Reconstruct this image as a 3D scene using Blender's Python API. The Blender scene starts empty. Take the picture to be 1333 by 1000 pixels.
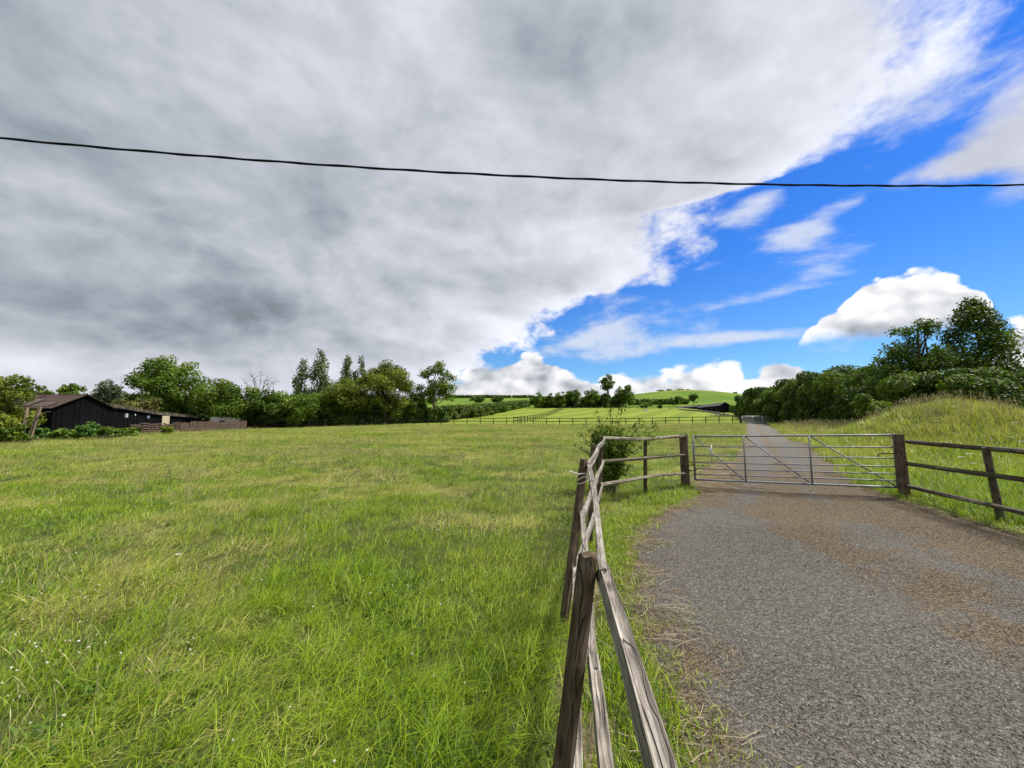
import bpy, math, random
import numpy as np
from mathutils import Vector, Matrix

R = math.radians
RNG = np.random.default_rng(11)
random.seed(5)
SC = bpy.context.scene
COL = SC.collection

# ------------------------------------------------------------------ camera
F_PX, CX, CY, HOR = 500.0, 666.5, 500.0, 545.0
H_EYE = 1.65
PITCH = math.atan((HOR - CY) / F_PX)
EYE = np.array([0.0, 0.0, H_EYE])
FW = np.array([0, math.cos(PITCH), math.sin(PITCH)])
UP = np.array([0, -math.sin(PITCH), math.cos(PITCH)])
RT = np.array([1.0, 0, 0])


def ray(px, py):
    return FW + RT * (px - CX) / F_PX + UP * (CY - py) / F_PX


def at(px, py, Y):
    d = ray(px, py)
    return EYE + d * (Y / d[1])


def azel(px, py):
    d = ray(px, py)
    d = d / np.linalg.norm(d)
    return math.atan2(d[0], d[1]), math.asin(d[2])


cam = bpy.data.cameras.new('camera')
cam.lens = F_PX / 1333 * 36
cam.sensor_width = 36
cam.clip_start = 0.05
cam.clip_end = 4000
co = bpy.data.objects.new('camera', cam)
COL.objects.link(co)
co.location = EYE
co.rotation_euler = (math.pi / 2 + PITCH, 0, 0)
SC.camera = co

# ------------------------------------------------------------------ numpy noise


def _hash(ix, iy, seed):
    h = (ix.astype(np.int64) * 374761393 + iy.astype(np.int64) * 668265263 + seed * 974711) & 0x7fffffff
    h = ((h ^ (h >> 13)) * 1274126177) & 0x7fffffff
    h = h ^ (h >> 16)
    return (h & 0xffff) / 65535.0


def vnoise(x, y, seed=0):
    x = np.asarray(x, float); y = np.asarray(y, float)
    ix = np.floor(x); iy = np.floor(y)
    fx = x - ix; fy = y - iy
    fx = fx * fx * (3 - 2 * fx); fy = fy * fy * (3 - 2 * fy)
    a = _hash(ix, iy, seed); b = _hash(ix + 1, iy, seed)
    c = _hash(ix, iy + 1, seed); d = _hash(ix + 1, iy + 1, seed)
    return (a * (1 - fx) + b * fx) * (1 - fy) + (c * (1 - fx) + d * fx) * fy


def fbm(x, y, seed=0, oct=4):
    s = 0; a = 0.5; t = 0
    for k in range(oct):
        s = s + a * vnoise(x * 2 ** k + 17.3 * k, y * 2 ** k - 9.1 * k, seed + k)
        t += a; a *= 0.5
    return s / t


def sst(a, b, x):
    t = np.clip((np.asarray(x, float) - a) / (b - a), 0, 1)
    return t * t * (3 - 2 * t)


# ------------------------------------------------------------------ terrain
_py = np.array([-900, -10, 0, 20, 40, 64, 80, 110, 140, 170, 200, 250, 330, 400, 430, 480, 600, 950])
_pz = np.array([0, 0, 0, 0.0, .2, .62, .98, 2.3, 4.3, 6.2, 8.0, 11.8, 18.0, 23.0, 23.8, 22.0, 12, 0])
_yy = np.linspace(-900, 950, 3701)
_zz = np.interp(_yy, _py, _pz)
_k = np.exp(-0.5 * (np.arange(-20, 21) / 8.0) ** 2); _k /= _k.sum()
_zz = np.convolve(np.pad(_zz, 20, mode='edge'), _k, mode='valid')


def ground_z(x, y):
    x = np.asarray(x, float); y = np.asarray(y, float)
    base = np.interp(y, _yy, _zz)
    u = x / np.maximum(np.abs(y), 1)
    # lower ground behind the left tree belt, and to the far right
    f = 0.18 + 0.82 * sst(-0.62, -0.2, u) * 1.0
    f = np.where(y < 90, f * (1 + 0.42 * sst(0.25, 0.6, u)), f)
    f = f * (1 - 0.85 * sst(0.72, 1.1, u) * sst(50, 90, y))
    z = base * f
    z = z + 9.5 * np.exp(-((x - 187) / 62) ** 2 - ((y - 425) / 95) ** 2)
    z = z - 2.0 * np.exp(-((x - 285) / 60) ** 2 - ((y - 420) / 95) ** 2)
    # mound on the right and its low ridge along the track
    z = z + 1.6 * np.exp(-((x - 18.9) / 3.3) ** 2 - ((y - 17.0) / 4.6) ** 2)
    t = np.clip(((x - 19) * 10 + (y - 17) * 22) / (10 ** 2 + 22 ** 2), 0, 1.15)
    dx = x - (19 + 10 * t) - 1.2; dy = y - (17 + 22 * t)
    z = z + (.66 - 0.2 * t) * np.exp(-(dx * dx + dy * dy) / 6.5)
    z = z + 0.10 * sst(5.6, 8.0, x) * (1 - sst(14, 22, y)) * sst(0, 4, y)
    near = 1 - sst(60, 120, np.hypot(x, y))
    z = z + near * (0.10 * (fbm(x * .22, y * .22, 3, 3) - .5) + 0.035 * (fbm(x * 1.3, y * 1.3, 5, 2) - .5)) * sst(1.5, 5, np.hypot(x, y))
    return z


def gz(x, y):
    return float(ground_z(np.array([x]), np.array([y]))[0])


# ------------------------------------------------------------------ object helpers


def link(o, parent=None):
    COL.objects.link(o)
    if parent is not None:
        o.parent = parent
    return o


def tag(o, label=None, cat=None, group=None, kind=None):
    if label: o['label'] = label
    if cat: o['category'] = cat
    if group: o['group'] = group
    if kind: o['kind'] = kind
    return o


def thing(name, label, cat, loc, group=None, rz=0.0):
    o = bpy.data.objects.new(name, None)
    o.empty_display_size = 0.2
    o.location = loc
    o.rotation_euler = (0, 0, rz)
    link(o)
    return tag(o, label, cat, group)


def np_mesh(name, verts, faces, mats=(), attrs=None, mat_idx=None, smooth=False):
    """faces: (n,4) or (n,3) int array or list of such arrays."""
    if isinstance(faces, np.ndarray): faces = [faces]
    verts = np.ascontiguousarray(verts, np.float32)
    me = bpy.data.meshes.new(name)
    me.vertices.add(len(verts))
    me.vertices.foreach_set('co', verts.ravel())
    loops = np.concatenate([f.ravel() for f in faces]).astype(np.int32)
    sizes = np.concatenate([np.full(len(f), f.shape[1]) for f in faces]).astype(np.int32)
    starts = np.concatenate([[0], np.cumsum(sizes)[:-1]]).astype(np.int32)
    me.loops.add(len(loops))
    me.loops.foreach_set('vertex_index', loops)
    me.polygons.add(len(sizes))
    me.polygons.foreach_set('loop_start', starts)
    me.polygons.foreach_set('loop_total', sizes)
    if mat_idx is not None:
        me.polygons.foreach_set('material_index', np.asarray(mat_idx, np.int32))
    me.polygons.foreach_set('use_smooth', np.full(len(sizes), smooth))
    for k, v in (attrs or {}).items():
        a = me.attributes.new(k, 'FLOAT', 'POINT')
        a.data.foreach_set('value', np.ascontiguousarray(v, np.float32))
    for m in mats: me.materials.append(m)
    me.update(calc_edges=True)
    me.validate()
    return me


def mobj(name, me, parent=None, loc=(0, 0, 0)):
    o = bpy.data.objects.new(name, me)
    o.location = loc
    return link(o, parent)


class MB:
    """Collects simple solids into one mesh."""

    def __init__(s):
        s.v = []; s.f = {3: [], 4: []}; s.n = 0

    def add(s, v, f):
        v = np.asarray(v, float)
        s.v.append(v)
        for q in f:
            s.f.setdefault(len(q), []).append([i + s.n for i in q])
        s.n += len(v)

    def box(s, c, size, M=None):
        x, y, z = np.array(size) / 2
        v = np.array([[-x, -y, -z], [x, -y, -z], [x, y, -z], [-x, y, -z], [-x, -y, z], [x, -y, z], [x, y, z], [-x, y, z]])
        if M is not None: v = v @ np.array(M).T
        s.add(v + np.array(c), [[0, 3, 2, 1], [4, 5, 6, 7], [0, 1, 5, 4], [1, 2, 6, 5], [2, 3, 7, 6], [3, 0, 4, 7]])

    def tube(s, pts, rad, seg=8, cap=True):
        pts = np.asarray(pts, float)
        n = len(pts)
        rad = np.broadcast_to(np.asarray(rad, float), (n,))
        tan = np.gradient(pts, axis=0)
        tan /= np.linalg.norm(tan, axis=1)[:, None] + 1e-9
        ref = np.array([0, 0, 1.0]) if abs(tan[0][2]) < .9 else np.array([1.0, 0, 0])
        vs = []
        for i in range(n):
            a = np.cross(tan[i], ref); a /= np.linalg.norm(a) + 1e-9
            b = np.cross(tan[i], a)
            ref = -np.cross(tan[i], a) * -1 if False else ref
            th = np.arange(seg) * 2 * math.pi / seg
            vs.append(pts[i] + rad[i] * (np.cos(th)[:, None] * a + np.sin(th)[:, None] * b))
        f = []
        for i in range(n - 1):
            for k in range(seg):
                k2 = (k + 1) % seg
                f.append([i * seg + k, i * seg + k2, (i + 1) * seg + k2, (i + 1) * seg + k])
        if cap:
            f.append(list(range(seg))[::-1]); f.append([(n - 1) * seg + k for k in range(seg)])
        s.add(np.concatenate(vs), f)

    def mesh(s, name, mat, smooth=False):
        fs = [np.array(f, np.int32) for k, f in s.f.items() if f]
        return np_mesh(name, np.concatenate(s.v), fs, [mat], smooth=smooth)

    def build(s, name, mat, parent=None, smooth=False, loc=(0, 0, 0)):
        return mobj(name, s.mesh(name, mat, smooth), parent, loc)


# ------------------------------------------------------------------ materials
class NT:
    def __init__(s, tree): s.t = tree; s.n = tree.nodes; s.l = tree.links

    def new(s, typ, **kw):
        n = s.n.new(typ)
        for k, v in kw.items(): setattr(n, k, v)
        return n

    def put(s, sock, v):
        if hasattr(v, 'is_linked') or isinstance(v, bpy.types.NodeSocket): s.l.new(v, sock)
        elif v is not None: sock.default_value = v

    def m(s, op, a, b=None, c=None, clamp=False):
        n = s.new('ShaderNodeMath', operation=op, use_clamp=clamp)
        for i, v in enumerate((a, b, c)):
            if v is not None: s.put(n.inputs[i], v)
        return n.outputs[0]

    def vm(s, op, a, b=None, scale=None):
        n = s.new('ShaderNodeVectorMath', operation=op)
        s.put(n.inputs[0], a)
        if b is not None: s.put(n.inputs[1], b)
        if scale is not None: s.put(n.inputs['Scale'], scale)
        return n.outputs['Vector'] if op not in ('DOT_PRODUCT', 'LENGTH', 'DISTANCE') else n.outputs['Value']

    def comb(s, x, y, z):
        n = s.new('ShaderNodeCombineXYZ')
        for i, v in enumerate((x, y, z)): s.put(n.inputs[i], v)
        return n.outputs[0]

    def sep(s, v):
        n = s.new('ShaderNodeSeparateXYZ'); s.put(n.inputs[0], v)
        return n.outputs

    def noise(s, vec, scale, detail=4, rough=.55, dist=0.0, lac=2.0):
        n = s.new('ShaderNodeTexNoise')
        if vec is not None: s.put(n.inputs['Vector'], vec)
        s.put(n.inputs['Scale'], scale); n.inputs['Detail'].default_value = detail
        n.inputs['Roughness'].default_value = rough; n.inputs['Distortion'].default_value = dist
        n.inputs['Lacunarity'].default_value = lac
        return n.outputs['Fac']

    def voro(s, vec, scale, feature='F1', out='Distance', rnd=1.0):
        n = s.new('ShaderNodeTexVoronoi', feature=feature)
        if vec is not None: s.put(n.inputs['Vector'], vec)
        n.inputs['Scale'].default_value = scale; n.inputs['Randomness'].default_value = rnd
        return n.outputs[out]

    def ramp(s, fac, stops, interp='LINEAR'):
        n = s.new('ShaderNodeValToRGB'); s.put(n.inputs[0], fac)
        cr = n.color_ramp; cr.interpolation = interp
        while len(cr.elements) > 1: cr.elements.remove(cr.elements[0])
        for i, (p, c) in enumerate(stops):
            e = cr.elements[0] if i == 0 else cr.elements.new(p)
            e.position = p
            e.color = tuple(c) + (1,) if not isinstance(c, (int, float)) else (c, c, c, 1)
        return n.outputs[0]

    def mr(s, v, a, b, c=0.0, d=1.0, smooth=False):
        n = s.new('ShaderNodeMapRange')
        if smooth: n.interpolation_type = 'SMOOTHSTEP'
        n.clamp = True
        s.put(n.inputs[0], v)
        for i, x in enumerate((a, b, c, d)): s.put(n.inputs[1 + i], x)
        return n.outputs[0]

    def mix(s, fac, a, b, blend='MIX'):
        n = s.new('ShaderNodeMix', data_type='RGBA', blend_type=blend)
        s.put(n.inputs[0], fac)
        for i, v in ((6, a), (7, b)):
            if isinstance(v, (tuple, list)): n.inputs[i].default_value = tuple(v) + (1,) if len(v) == 3 else v
            else: s.put(n.inputs[i], v)
        return n.outputs[2]

    def curve(s, v, pts):
        n = s.new('ShaderNodeFloatCurve'); s.put(n.inputs['Value'], v)
        c = n.mapping.curves[0]
        while len(c.points) < len(pts): c.points.new(.5, .5)
        for p, (x, y) in zip(c.points, pts): p.location = (x, y); p.handle_type = 'AUTO_CLAMPED'
        n.mapping.use_clip = False
        n.mapping.update()
        return n.outputs[0]

    def attr(s, name):
        n = s.new('ShaderNodeAttribute'); n.attribute_name = name
        return n.outputs['Fac']

    def geo(s): return s.new('ShaderNodeNewGeometry').outputs
    def bump(s, h, strength=.4, dist=.02):
        n = s.new('ShaderNodeBump'); n.inputs['Strength'].default_value = strength
        n.inputs['Distance'].default_value = dist; s.put(n.inputs['Height'], h)
        return n.outputs[0]


def material(name):
    m = bpy.data.materials.new(name); m.use_nodes = True
    t = NT(m.node_tree)
    bs = m.node_tree.nodes['Principled BSDF']
    return m, t, bs


def setb(t, bs, color=None, rough=.8, spec=.3, metal=0.0, normal=None):
    if color is not None:
        if isinstance(color, (tuple, list)): bs.inputs['Base Color'].default_value = tuple(color) + (1,)
        else: t.put(bs.inputs['Base Color'], color)
    if isinstance(rough, (int, float)): bs.inputs['Roughness'].default_value = rough
    else: t.put(bs.inputs['Roughness'], rough)
    bs.inputs['Specular IOR Level'].default_value = spec
    bs.inputs['Metallic'].default_value = metal
    if normal is not None: t.put(bs.inputs['Normal'], normal)


def plain(name, c, rough=.8, spec=.3, metal=0.0, var=.25, scale=6.0, bump=0.0):
    m, t, bs = material(name)
    tc = t.new('ShaderNodeTexCoord').outputs['Object']
    n = t.noise(tc, scale, 5, .6)
    col = t.mix(t.mr(n, .3, .7), tuple(x * (1 - var) for x in c), tuple(min(1, x * (1 + var)) for x in c))
    setb(t, bs, col, rough, spec, metal, t.bump(n, bump, .01) if bump else None)
    return m


def leaf_mat(name, stops, trans=.3, noise_amt=.3, patch=.35):
    """Foliage: colour by the per-leaf random tint and slow world noise; light also passes through."""
    m, t, bs = material(name)
    tint = t.attr('tint')
    pos = t.geo()['Position']
    n = t.noise(pos, patch, 2, .5)
    v = t.m('ADD', tint, t.m('MULTIPLY', t.m('SUBTRACT', n, .5), noise_amt), clamp=True)
    col = t.ramp(v, stops)
    setb(t, bs, col, .6, .25)
    tr = t.new('ShaderNodeBsdfTranslucent')
    t.put(tr.inputs[0], t.mix(1.0, col, (1.25, 1.2, .6, 1), 'MULTIPLY'))
    mx = t.new('ShaderNodeMixShader'); mx.inputs[0].default_value = trans
    out = m.node_tree.nodes['Material Output']
    t.l.new(bs.outputs[0], mx.inputs[1]); t.l.new(tr.outputs[0], mx.inputs[2]); t.l.new(mx.outputs[0], out.inputs[0])
    return m


def wood_mat(name, dark, mid, light, green=0.0):
    """Weathered timber: grain and drying cracks run along the object's own Z axis."""
    m, t, bs = material(name)
    tc = t.new('ShaderNodeTexCoord').outputs['Object']
    rnd = t.new('ShaderNodeObjectInfo').outputs['Random']
    off = t.vm('ADD', tc, t.comb(t.m('MULTIPLY', rnd, 37.0), t.m('MULTIPLY', rnd, 11.0), t.m('MULTIPLY', rnd, 23.0)))
    warp = t.noise(off, 3.0, 3)
    o2 = t.vm('ADD', off, t.comb(t.m('MULTIPLY', warp, .05), t.m('MULTIPLY', warp, -.05), 0.0))
    fine = t.noise(t.vm('MULTIPLY', o2, (190, 190, 11)), 1.0, 5, .65)
    broad = t.noise(t.vm('MULTIPLY', o2, (28, 28, 1.6)), 1.0, 4, .6)
    blot = t.noise(off, 7.0, 4, .6)
    v = t.m('ADD', t.m('MULTIPLY', fine, .55), t.m('MULTIPLY', broad, .45))
    v = t.m('ADD', v, t.m('MULTIPLY', t.m('SUBTRACT', blot, .5), .35))
    col = t.ramp(v, [(.3, dark), (.5, mid), (.68, light)])
    if green:
        g = t.mr(t.noise(off, 9.0, 5, .65), .52, .68, 0, green)
        col = t.mix(g, col, (.10, .115, .045))
    kn = t.voro(t.vm('MULTIPLY', off, (9, 9, 3.2)), 1.0, 'F1')
    col = t.mix(t.mr(kn, .06, .17, .8, 0), col, tuple(.55 * c for c in dark))
    lich = t.mr(t.noise(off, 42.0, 4, .7), .60, .68, 0, .5)
    lich = t.m('MULTIPLY', lich, t.mr(blot, .48, .62, 0, 1))
    col = t.mix(lich, col, (.33, .34, .25))
    cr = t.voro(t.vm('MULTIPLY', o2, (34, 34, .9)), 1.0, 'DISTANCE_TO_EDGE')
    crack = t.mr(cr, .0, .035, 1, 0)
    crack = t.m('MULTIPLY', crack, t.mr(broad, .40, .52, 0, 1))
    col = t.mix(crack, col, (.012, .010, .008))
    h = t.m('SUBTRACT', t.m('MULTIPLY', v, .6), t.m('MULTIPLY', crack, .9))
    setb(t, bs, col, .85, .2, 0, t.bump(h, .75, .006))
    return m


# ------------------------------------------------------------------ ground plan (fence lines and track), all in metres
FENCE = [(-0.02, -1.2), (0.20, 0.2), (0.255, 1.3), (0.56, 3.25), (1.02, 5.05), (1.72, 7.35), (3.0, 8.5), (4.27, 9.5)]
ROAD_L = [(0.80, -2.5), (0.90, 0.5), (0.95, 1.8), (1.00, 2.7), (1.25, 4.2), (1.86, 5.7), (2.9, 7.3), (4.2, 8.7), (5.3, 9.9), (6.7, 11.8), (8.7, 15), (22.3, 37), (37.0, 61), (60.0, 96), (73, 124)]
ROAD_R = [(6.6, -2.5), (6.6, 0.5), (6.65, 1.8), (6.7, 2.7), (6.8, 4.2), (7.0, 5.7), (7.3, 7.0), (7.55, 7.9), (8.0, 9.2), (9.3, 11.0), (12.1, 15), (25.8, 37), (40.6, 61), (63.5, 96), (77, 124)]


def resample(pl, n_per=1.0, power=None):
    pl = np.array(pl, float)
    d = np.concatenate([[0], np.cumsum(np.linalg.norm(np.diff(pl, axis=0), axis=1))])
    # Catmull-Rom
    out = []
    for i in range(len(pl) - 1):
        p0 = pl[max(i - 1, 0)]; p1 = pl[i]; p2 = pl[i + 1]; p3 = pl[min(i + 2, len(pl) - 1)]
        k = 14 if i < 12 else 10
        for t in np.arange(k) / k:
            out.append(.5 * (2 * p1 + (p2 - p0) * t + (2 * p0 - 5 * p1 + 4 * p2 - p3) * t * t + (3 * p1 - p0 - 3 * p2 + p3) * t ** 3))
    out.append(pl[-1])
    return np.array(out)


RL = resample(ROAD_L); RR = resample(ROAD_R)
ROAD_POLY = np.concatenate([RL, RR[::-1]])


def inside(poly, x, y):
    x = np.asarray(x, float); y = np.asarray(y, float)
    r = np.zeros(x.shape, bool)
    n = len(poly)
    for i in range(n):
        x0, y0 = poly[i]; x1, y1 = poly[(i + 1) % n]
        if y0 == y1: continue
        c = ((y0 > y) != (y1 > y)) & (x < (x1 - x0) * (y - y0) / (y1 - y0) + x0)
        r ^= c
    return r


def dist_line(pl, x, y):
    x = np.asarray(x, float); y = np.asarray(y, float)
    best = np.full(x.shape, 1e9)
    for i in range(len(pl) - 1):
        a = np.array(pl[i]); b = np.array(pl[i + 1]); d = b - a
        L = (d * d).sum()
        if L == 0: continue
        t = np.clip(((x - a[0]) * d[0] + (y - a[1]) * d[1]) / L, 0, 1)
        best = np.minimum(best, np.hypot(x - a[0] - t * d[0], y - a[1] - t * d[1]))
    return best


def road_sd(x, y):
    """signed distance to the track: negative inside."""
    d = np.minimum(dist_line(RL[::3], x, y), dist_line(RR[::3], x, y))
    return np.where(inside(ROAD_POLY, x, y), -d, d)


VERGE_POLY = np.array(FENCE + [(4.27, 9.5)] + [tuple(p) for p in RL[RL[:, 1] < 9.6][::-1]])
# ------------------------------------------------------------------ sky, clouds and sun
SUN_AZ, SUN_EL = R(80), R(58)          # azimuth measured from +Y towards +X


def make_world():
    w = bpy.data.worlds.new('World'); SC.world = w; w.use_nodes = True
    t = NT(w.node_tree)
    bg = w.node_tree.nodes['Background']
    bg.inputs[1].default_value = 0.068
    sky = t.new('ShaderNodeTexSky', sky_type='NISHITA')
    sky.sun_disc = False
    sky.sun_elevation = SUN_EL; sky.sun_rotation = SUN_AZ
    sky.air_density = 1.0; sky.dust_density = 0.3; sky.ozone_density = 2.5
    d = t.new('ShaderNodeTexCoord').outputs['Generated']
    d = t.vm('NORMALIZE', d)
    x, y, z = t.sep(d)
    el = t.m('MULTIPLY', t.m('ARCSINE', z), 180 / math.pi)
    az = t.m('MULTIPLY', t.m('ARCTAN2', x, y), 180 / math.pi)
    ta = t.m('DIVIDE', t.m('ADD', az, 60.0), 120.0)
    te = t.m('DIVIDE', el, 60.0, clamp=True)

    def ea(pts): return [((math.degrees(azel(px, py)[1])) / 60, (math.degrees(azel(px, py)[0]) + 60) / 120) for px, py in pts]
    def ae(pts): return [((math.degrees(azel(px, py)[0]) + 60) / 120, (math.degrees(azel(px, py)[1])) / 60) for px, py in pts]

    # clear air: deepen and saturate the blue
    grad = t.ramp(te, [(0.0, (.86, 1.0, 1.15)), (.1, (.54, .90, 1.25)), (.35, (.26, .72, 1.42)), (.7, (.15, .60, 1.5))])
    blue = t.mix(1.0, sky.outputs[0], grad, 'MULTIPLY')
    blue = t.vm('SCALE', blue, scale=1.0)

    # cloud-plane coordinates (a flat deck seen in perspective)
    inv = t.m('DIVIDE', 1.0, t.m('ADD', t.m('MAXIMUM', z, 0.0), 0.30))
    p = t.comb(t.m('MULTIPLY', x, inv), t.m('MULTIPLY', y, inv), 0.0)
    warp = t.noise(d, 2.2, 3)
    pw = t.vm('ADD', t.vm('MULTIPLY', d, (1, 1, 1.75)), t.comb(t.m('MULTIPLY', warp, .22), 0.0, t.m('MULTIPLY', warp, -.16)))
    n_big = t.noise(pw, 2.5, 5, .5)
    n_mid = t.noise(pw, 6.5, 5, .55)
    n_mid2 = t.noise(t.vm('ADD', pw, (.025, 0, .035)), 6.5, 4, .55)
    q = t.vm('MULTIPLY', d, (1, 1, 1.5))
    qn = t.noise(q, 9.0, 5, .58, .0)
    qs = t.noise(q, 8.0, 3, .5); qn2 = t.noise(t.vm('ADD', q, (.02, 0, .024)), 8.0, 3, .5)
    qf = t.noise(q, 34.0, 4, .6)

    def S(v, a, b): return t.mr(v, a, b, 0, 1, True)
    def nz(v, k): return t.m('MULTIPLY', t.m('SUBTRACT', v, .5), k)

    # --- A: the grey deck over the left of the view, ends along a slanting ragged line
    edge = t.curve(te, [(0.0, -.02 + ea([(545, 528)])[0][1])] + sorted(ea([(560, 515), (585, 490), (640, 462), (684, 440), (706, 415), (765, 388), (845, 368), (893, 318), (915, 262), (1000, 235), (1110, 180), (1190, 105), (1225, 30), (1245, -80)])) + [(1.0, .93)])
    sd = t.m('MULTIPLY', t.m('SUBTRACT', edge, ta), 120.0)              # degrees inside the deck
    rag = t.m('ADD', t.m('ADD', nz(n_mid, 15.0), nz(qn, 21.0)), nz(qf, 9.0))
    wid = t.m('ADD', 1.6, t.m('MULTIPLY', te, 8.0))
    mA = S(t.m('DIVIDE', t.m('ADD', sd, rag), wid), -.9, 1.0)
    inner = t.mr(sd, 0, 36, 0, 1)
    # deck brightness: thick and dark low on the left, thinner and lighter above and to the right
    lum = t.m('ADD', t.m('SUBTRACT', .755, t.m('MULTIPLY', t.m('POWER', inner, .7), .21)), 0.0)

    def blob(px, py, wa, we, amp):
        a0, e0 = azel(px, py); a0 = math.degrees(a0); e0 = math.degrees(e0)
        da = t.m('DIVIDE', t.m('SUBTRACT', az, a0), wa); de = t.m('DIVIDE', t.m('SUBTRACT', el, e0), we)
        r2 = t.m('ADD', t.m('MULTIPLY', da, da), t.m('MULTIPLY', de, de))
        return t.m('MULTIPLY', t.m('EXPONENT', t.m('MULTIPLY', r2, -1.0)), amp)

    for b in ((110, 400, 20, 5, -.07), (30, 310, 20, 9, -.07), (400, 420, 16, 5, -.10), (260, 445, 26, 4, -.05), (560, 350, 14, 6, -.07),
              (20, 470, 12, 3, .22), (250, 60, 14, 10, .06), (720, 70, 12, 6, -.10), (1050, 110, 10, 10, .10), (350, 250, 14, 6, -.10),
              (640, 430, 8, 4, .06), (660, 185, 7, 4, .10), (860, 90, 9, 5, .08), (330, 240, 7, 4, .06), (480, 330, 9, 3, .07), (610, 395, 9, 2.5, .08), (110, 300, 10, 6, .04), (50, 90, 14, 10, -.08)):
        lum = t.m('ADD', lum, blob(*b))
    relief = t.m('SUBTRACT', n_mid2, n_mid)
    lum = t.m('ADD', lum, t.m('ADD', nz(n_big, .50), t.m('ADD', t.m('MULTIPLY', t.m('SUBTRACT', n_mid, .5), t.mr(el, 8, 34, .26, .07)), t.m('MULTIPLY', relief, t.mr(el, 8, 34, .60, .34)))))
    lum = t.m('ADD', lum, t.m('ADD', nz(qn, .15), nz(qf, .07)))
    bl = t.noise(pw, 4.6, 3, .5)
    bil = t.m('ABSOLUTE', t.m('SUBTRACT', t.m('MULTIPLY', bl, 2.0), 1.0))
    lum = t.m('ADD', lum, t.m('MULTIPLY', t.m('SUBTRACT', .20, bil), t.mr(el, 8, 40, .30, .16)))
    lum = t.m('ADD', lum, t.mr(sd, 0, 14, .13, 0, True))
    lum = t.m('ADD', .15, t.m('MAXIMUM', t.m('SUBTRACT', lum, .15), t.m('MULTIPLY', t.m('SUBTRACT', lum, .15), .25)))
    tint = t.mix(t.mr(lum, .2, .62), (.80, .97, 1.12), (.945, .975, 1.075))
    deck = t.vm('SCALE', tint, scale=t.m('MULTIPLY', lum, 9.4))

    # --- C: the second sheet in the upper right
    c_edge = t.curve(te, [(0.0, .97), (.35, .95)] + sorted(ea([(1180, 236), (1238, 192), (1296, 138), (1338, 100)])) + [(.85, 1.25), (1.0, 1.4)])
    mC = S(t.m('ADD', t.m('MULTIPLY', t.m('SUBTRACT', ta, c_edge), 120.0), t.m('ADD', nz(n_mid, 9.0), nz(qn, 9.0))), -2.2, 2.6)
    mC = t.m('MULTIPLY', mC, S(t.m('ADD', t.m('DIVIDE', z, t.m('MAXIMUM', y, .05)), t.m('ADD', nz(qn, .16), nz(qf, .05))), .575, .66))
    # --- thin torn wisps in the blue gap
    wv = t.noise(t.vm('MULTIPLY', pw, (1.0, 1.0, 1.7)), 6.0, 7, .62)
    wl = 0.0
    for b in ((1000, 255, 3, 1.2, .26), (1045, 300, 3, 1.2, .28), (905, 350, 4, 1.0, .22), (940, 395, 5, 1.0, .2), (720, 455, 4, 1.5, .22), (965, 292, 5, 2.6, .36), (1030, 318, 5, 1.8, .28), (1092, 342, 4.5, 1.8, .34), (1092, 268, 3, 1.0, .30), (820, 412, 9, 4.0, .36), (780, 440, 6, 2, .25),
              (1015, 380, 4, .8, .20), (890, 447, 12, 1.5, .30), (990, 436, 6, .8, .26), (760, 466, 8, 1.2, .26), (1290, 30, 12, 8, .12), (1180, 150, 7, 4, .16), (1310, 318, 6, 2.4, .26), (1060, 455, 6, 1.2, .2),
              (1240, 110, 6, 4, .08)):
        wl = t.m('ADD', wl, blob(*b))
    mW = S(t.m('ADD', t.m('ADD', wl, t.m('MULTIPLY', wv, .85)), nz(qn, .35)), .60, .92)
    mW = t.m('MULTIPLY', mW, t.m('MINIMUM', t.m('MULTIPLY', wl, 6.0), .82))

    # --- D: cumulus bank along the skyline and the big heap on the right
    vor = t.voro(t.vm('ADD', q, t.comb(t.m('MULTIPLY', qn, .05), 0.0, t.m('MULTIPLY', qn, .05))), 15.0, 'SMOOTH_F1')
    vor2 = t.voro(q, 38.0, 'SMOOTH_F1')
    puff = t.m('SUBTRACT', 1.0, t.m('ADD', t.m('MULTIPLY', vor, .95), t.m('MULTIPLY', vor2, .45)))
    bank = t.curve(ta, [(0.0, -.15)] + sorted(ae([(440, 575), (545, 520), (575, 505), (610, 488), (655, 476), (690, 462), (725, 478), (760, 492), (800, 484), (830, 488), (860, 484), (905, 470), (950, 472), (980, 486), (1005, 474), (1045, 482), (1075, 494), (1140, 505), (1240, 480), (1300, 435), (1335, 410)])) + [(1.0, .16)])
    hb = t.m('ADD', t.m('SUBTRACT', t.m('MULTIPLY', bank, 60.0), el), t.m('ADD', nz(puff, 3.0), nz(qn, 5.0)))
    mB = S(hb, -.3, .6)
    heap = t.curve(ta, [(0.0, 0.0)] + sorted(ae([(1015, 470), (1040, 440), (1058, 418), (1090, 398), (1125, 371), (1180, 353), (1230, 357), (1266, 372), (1288, 395), (1300, 430), (1312, 480)])) + [(1.0, 0.0)])
    hh = t.m('ADD', t.m('SUBTRACT', t.m('MULTIPLY', heap, 60.0), el), t.m('ADD', nz(puff, 3.2), nz(qn, 3.6)))
    mH = t.m('MULTIPLY', S(hh, -.15, .38), S(t.m('ADD', el, nz(qn, 4.0)), 8.2, 10.0))
    rel = t.m('MULTIPLY', t.m('SUBTRACT', qs, qn2), 4.0)
    lb = t.m('ADD', t.m('ADD', .82, t.m('MULTIPLY', rel, .5)), t.m('ADD', nz(puff, .55), t.mr(hb, 0.2, 6, .16, -.16)))
    lb = t.m('ADD', lb, blob(640, 474, 6, 2.6, -.34))
    lb = t.m('ADD', lb, blob(580, 485, 6, 3, -.2))
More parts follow.
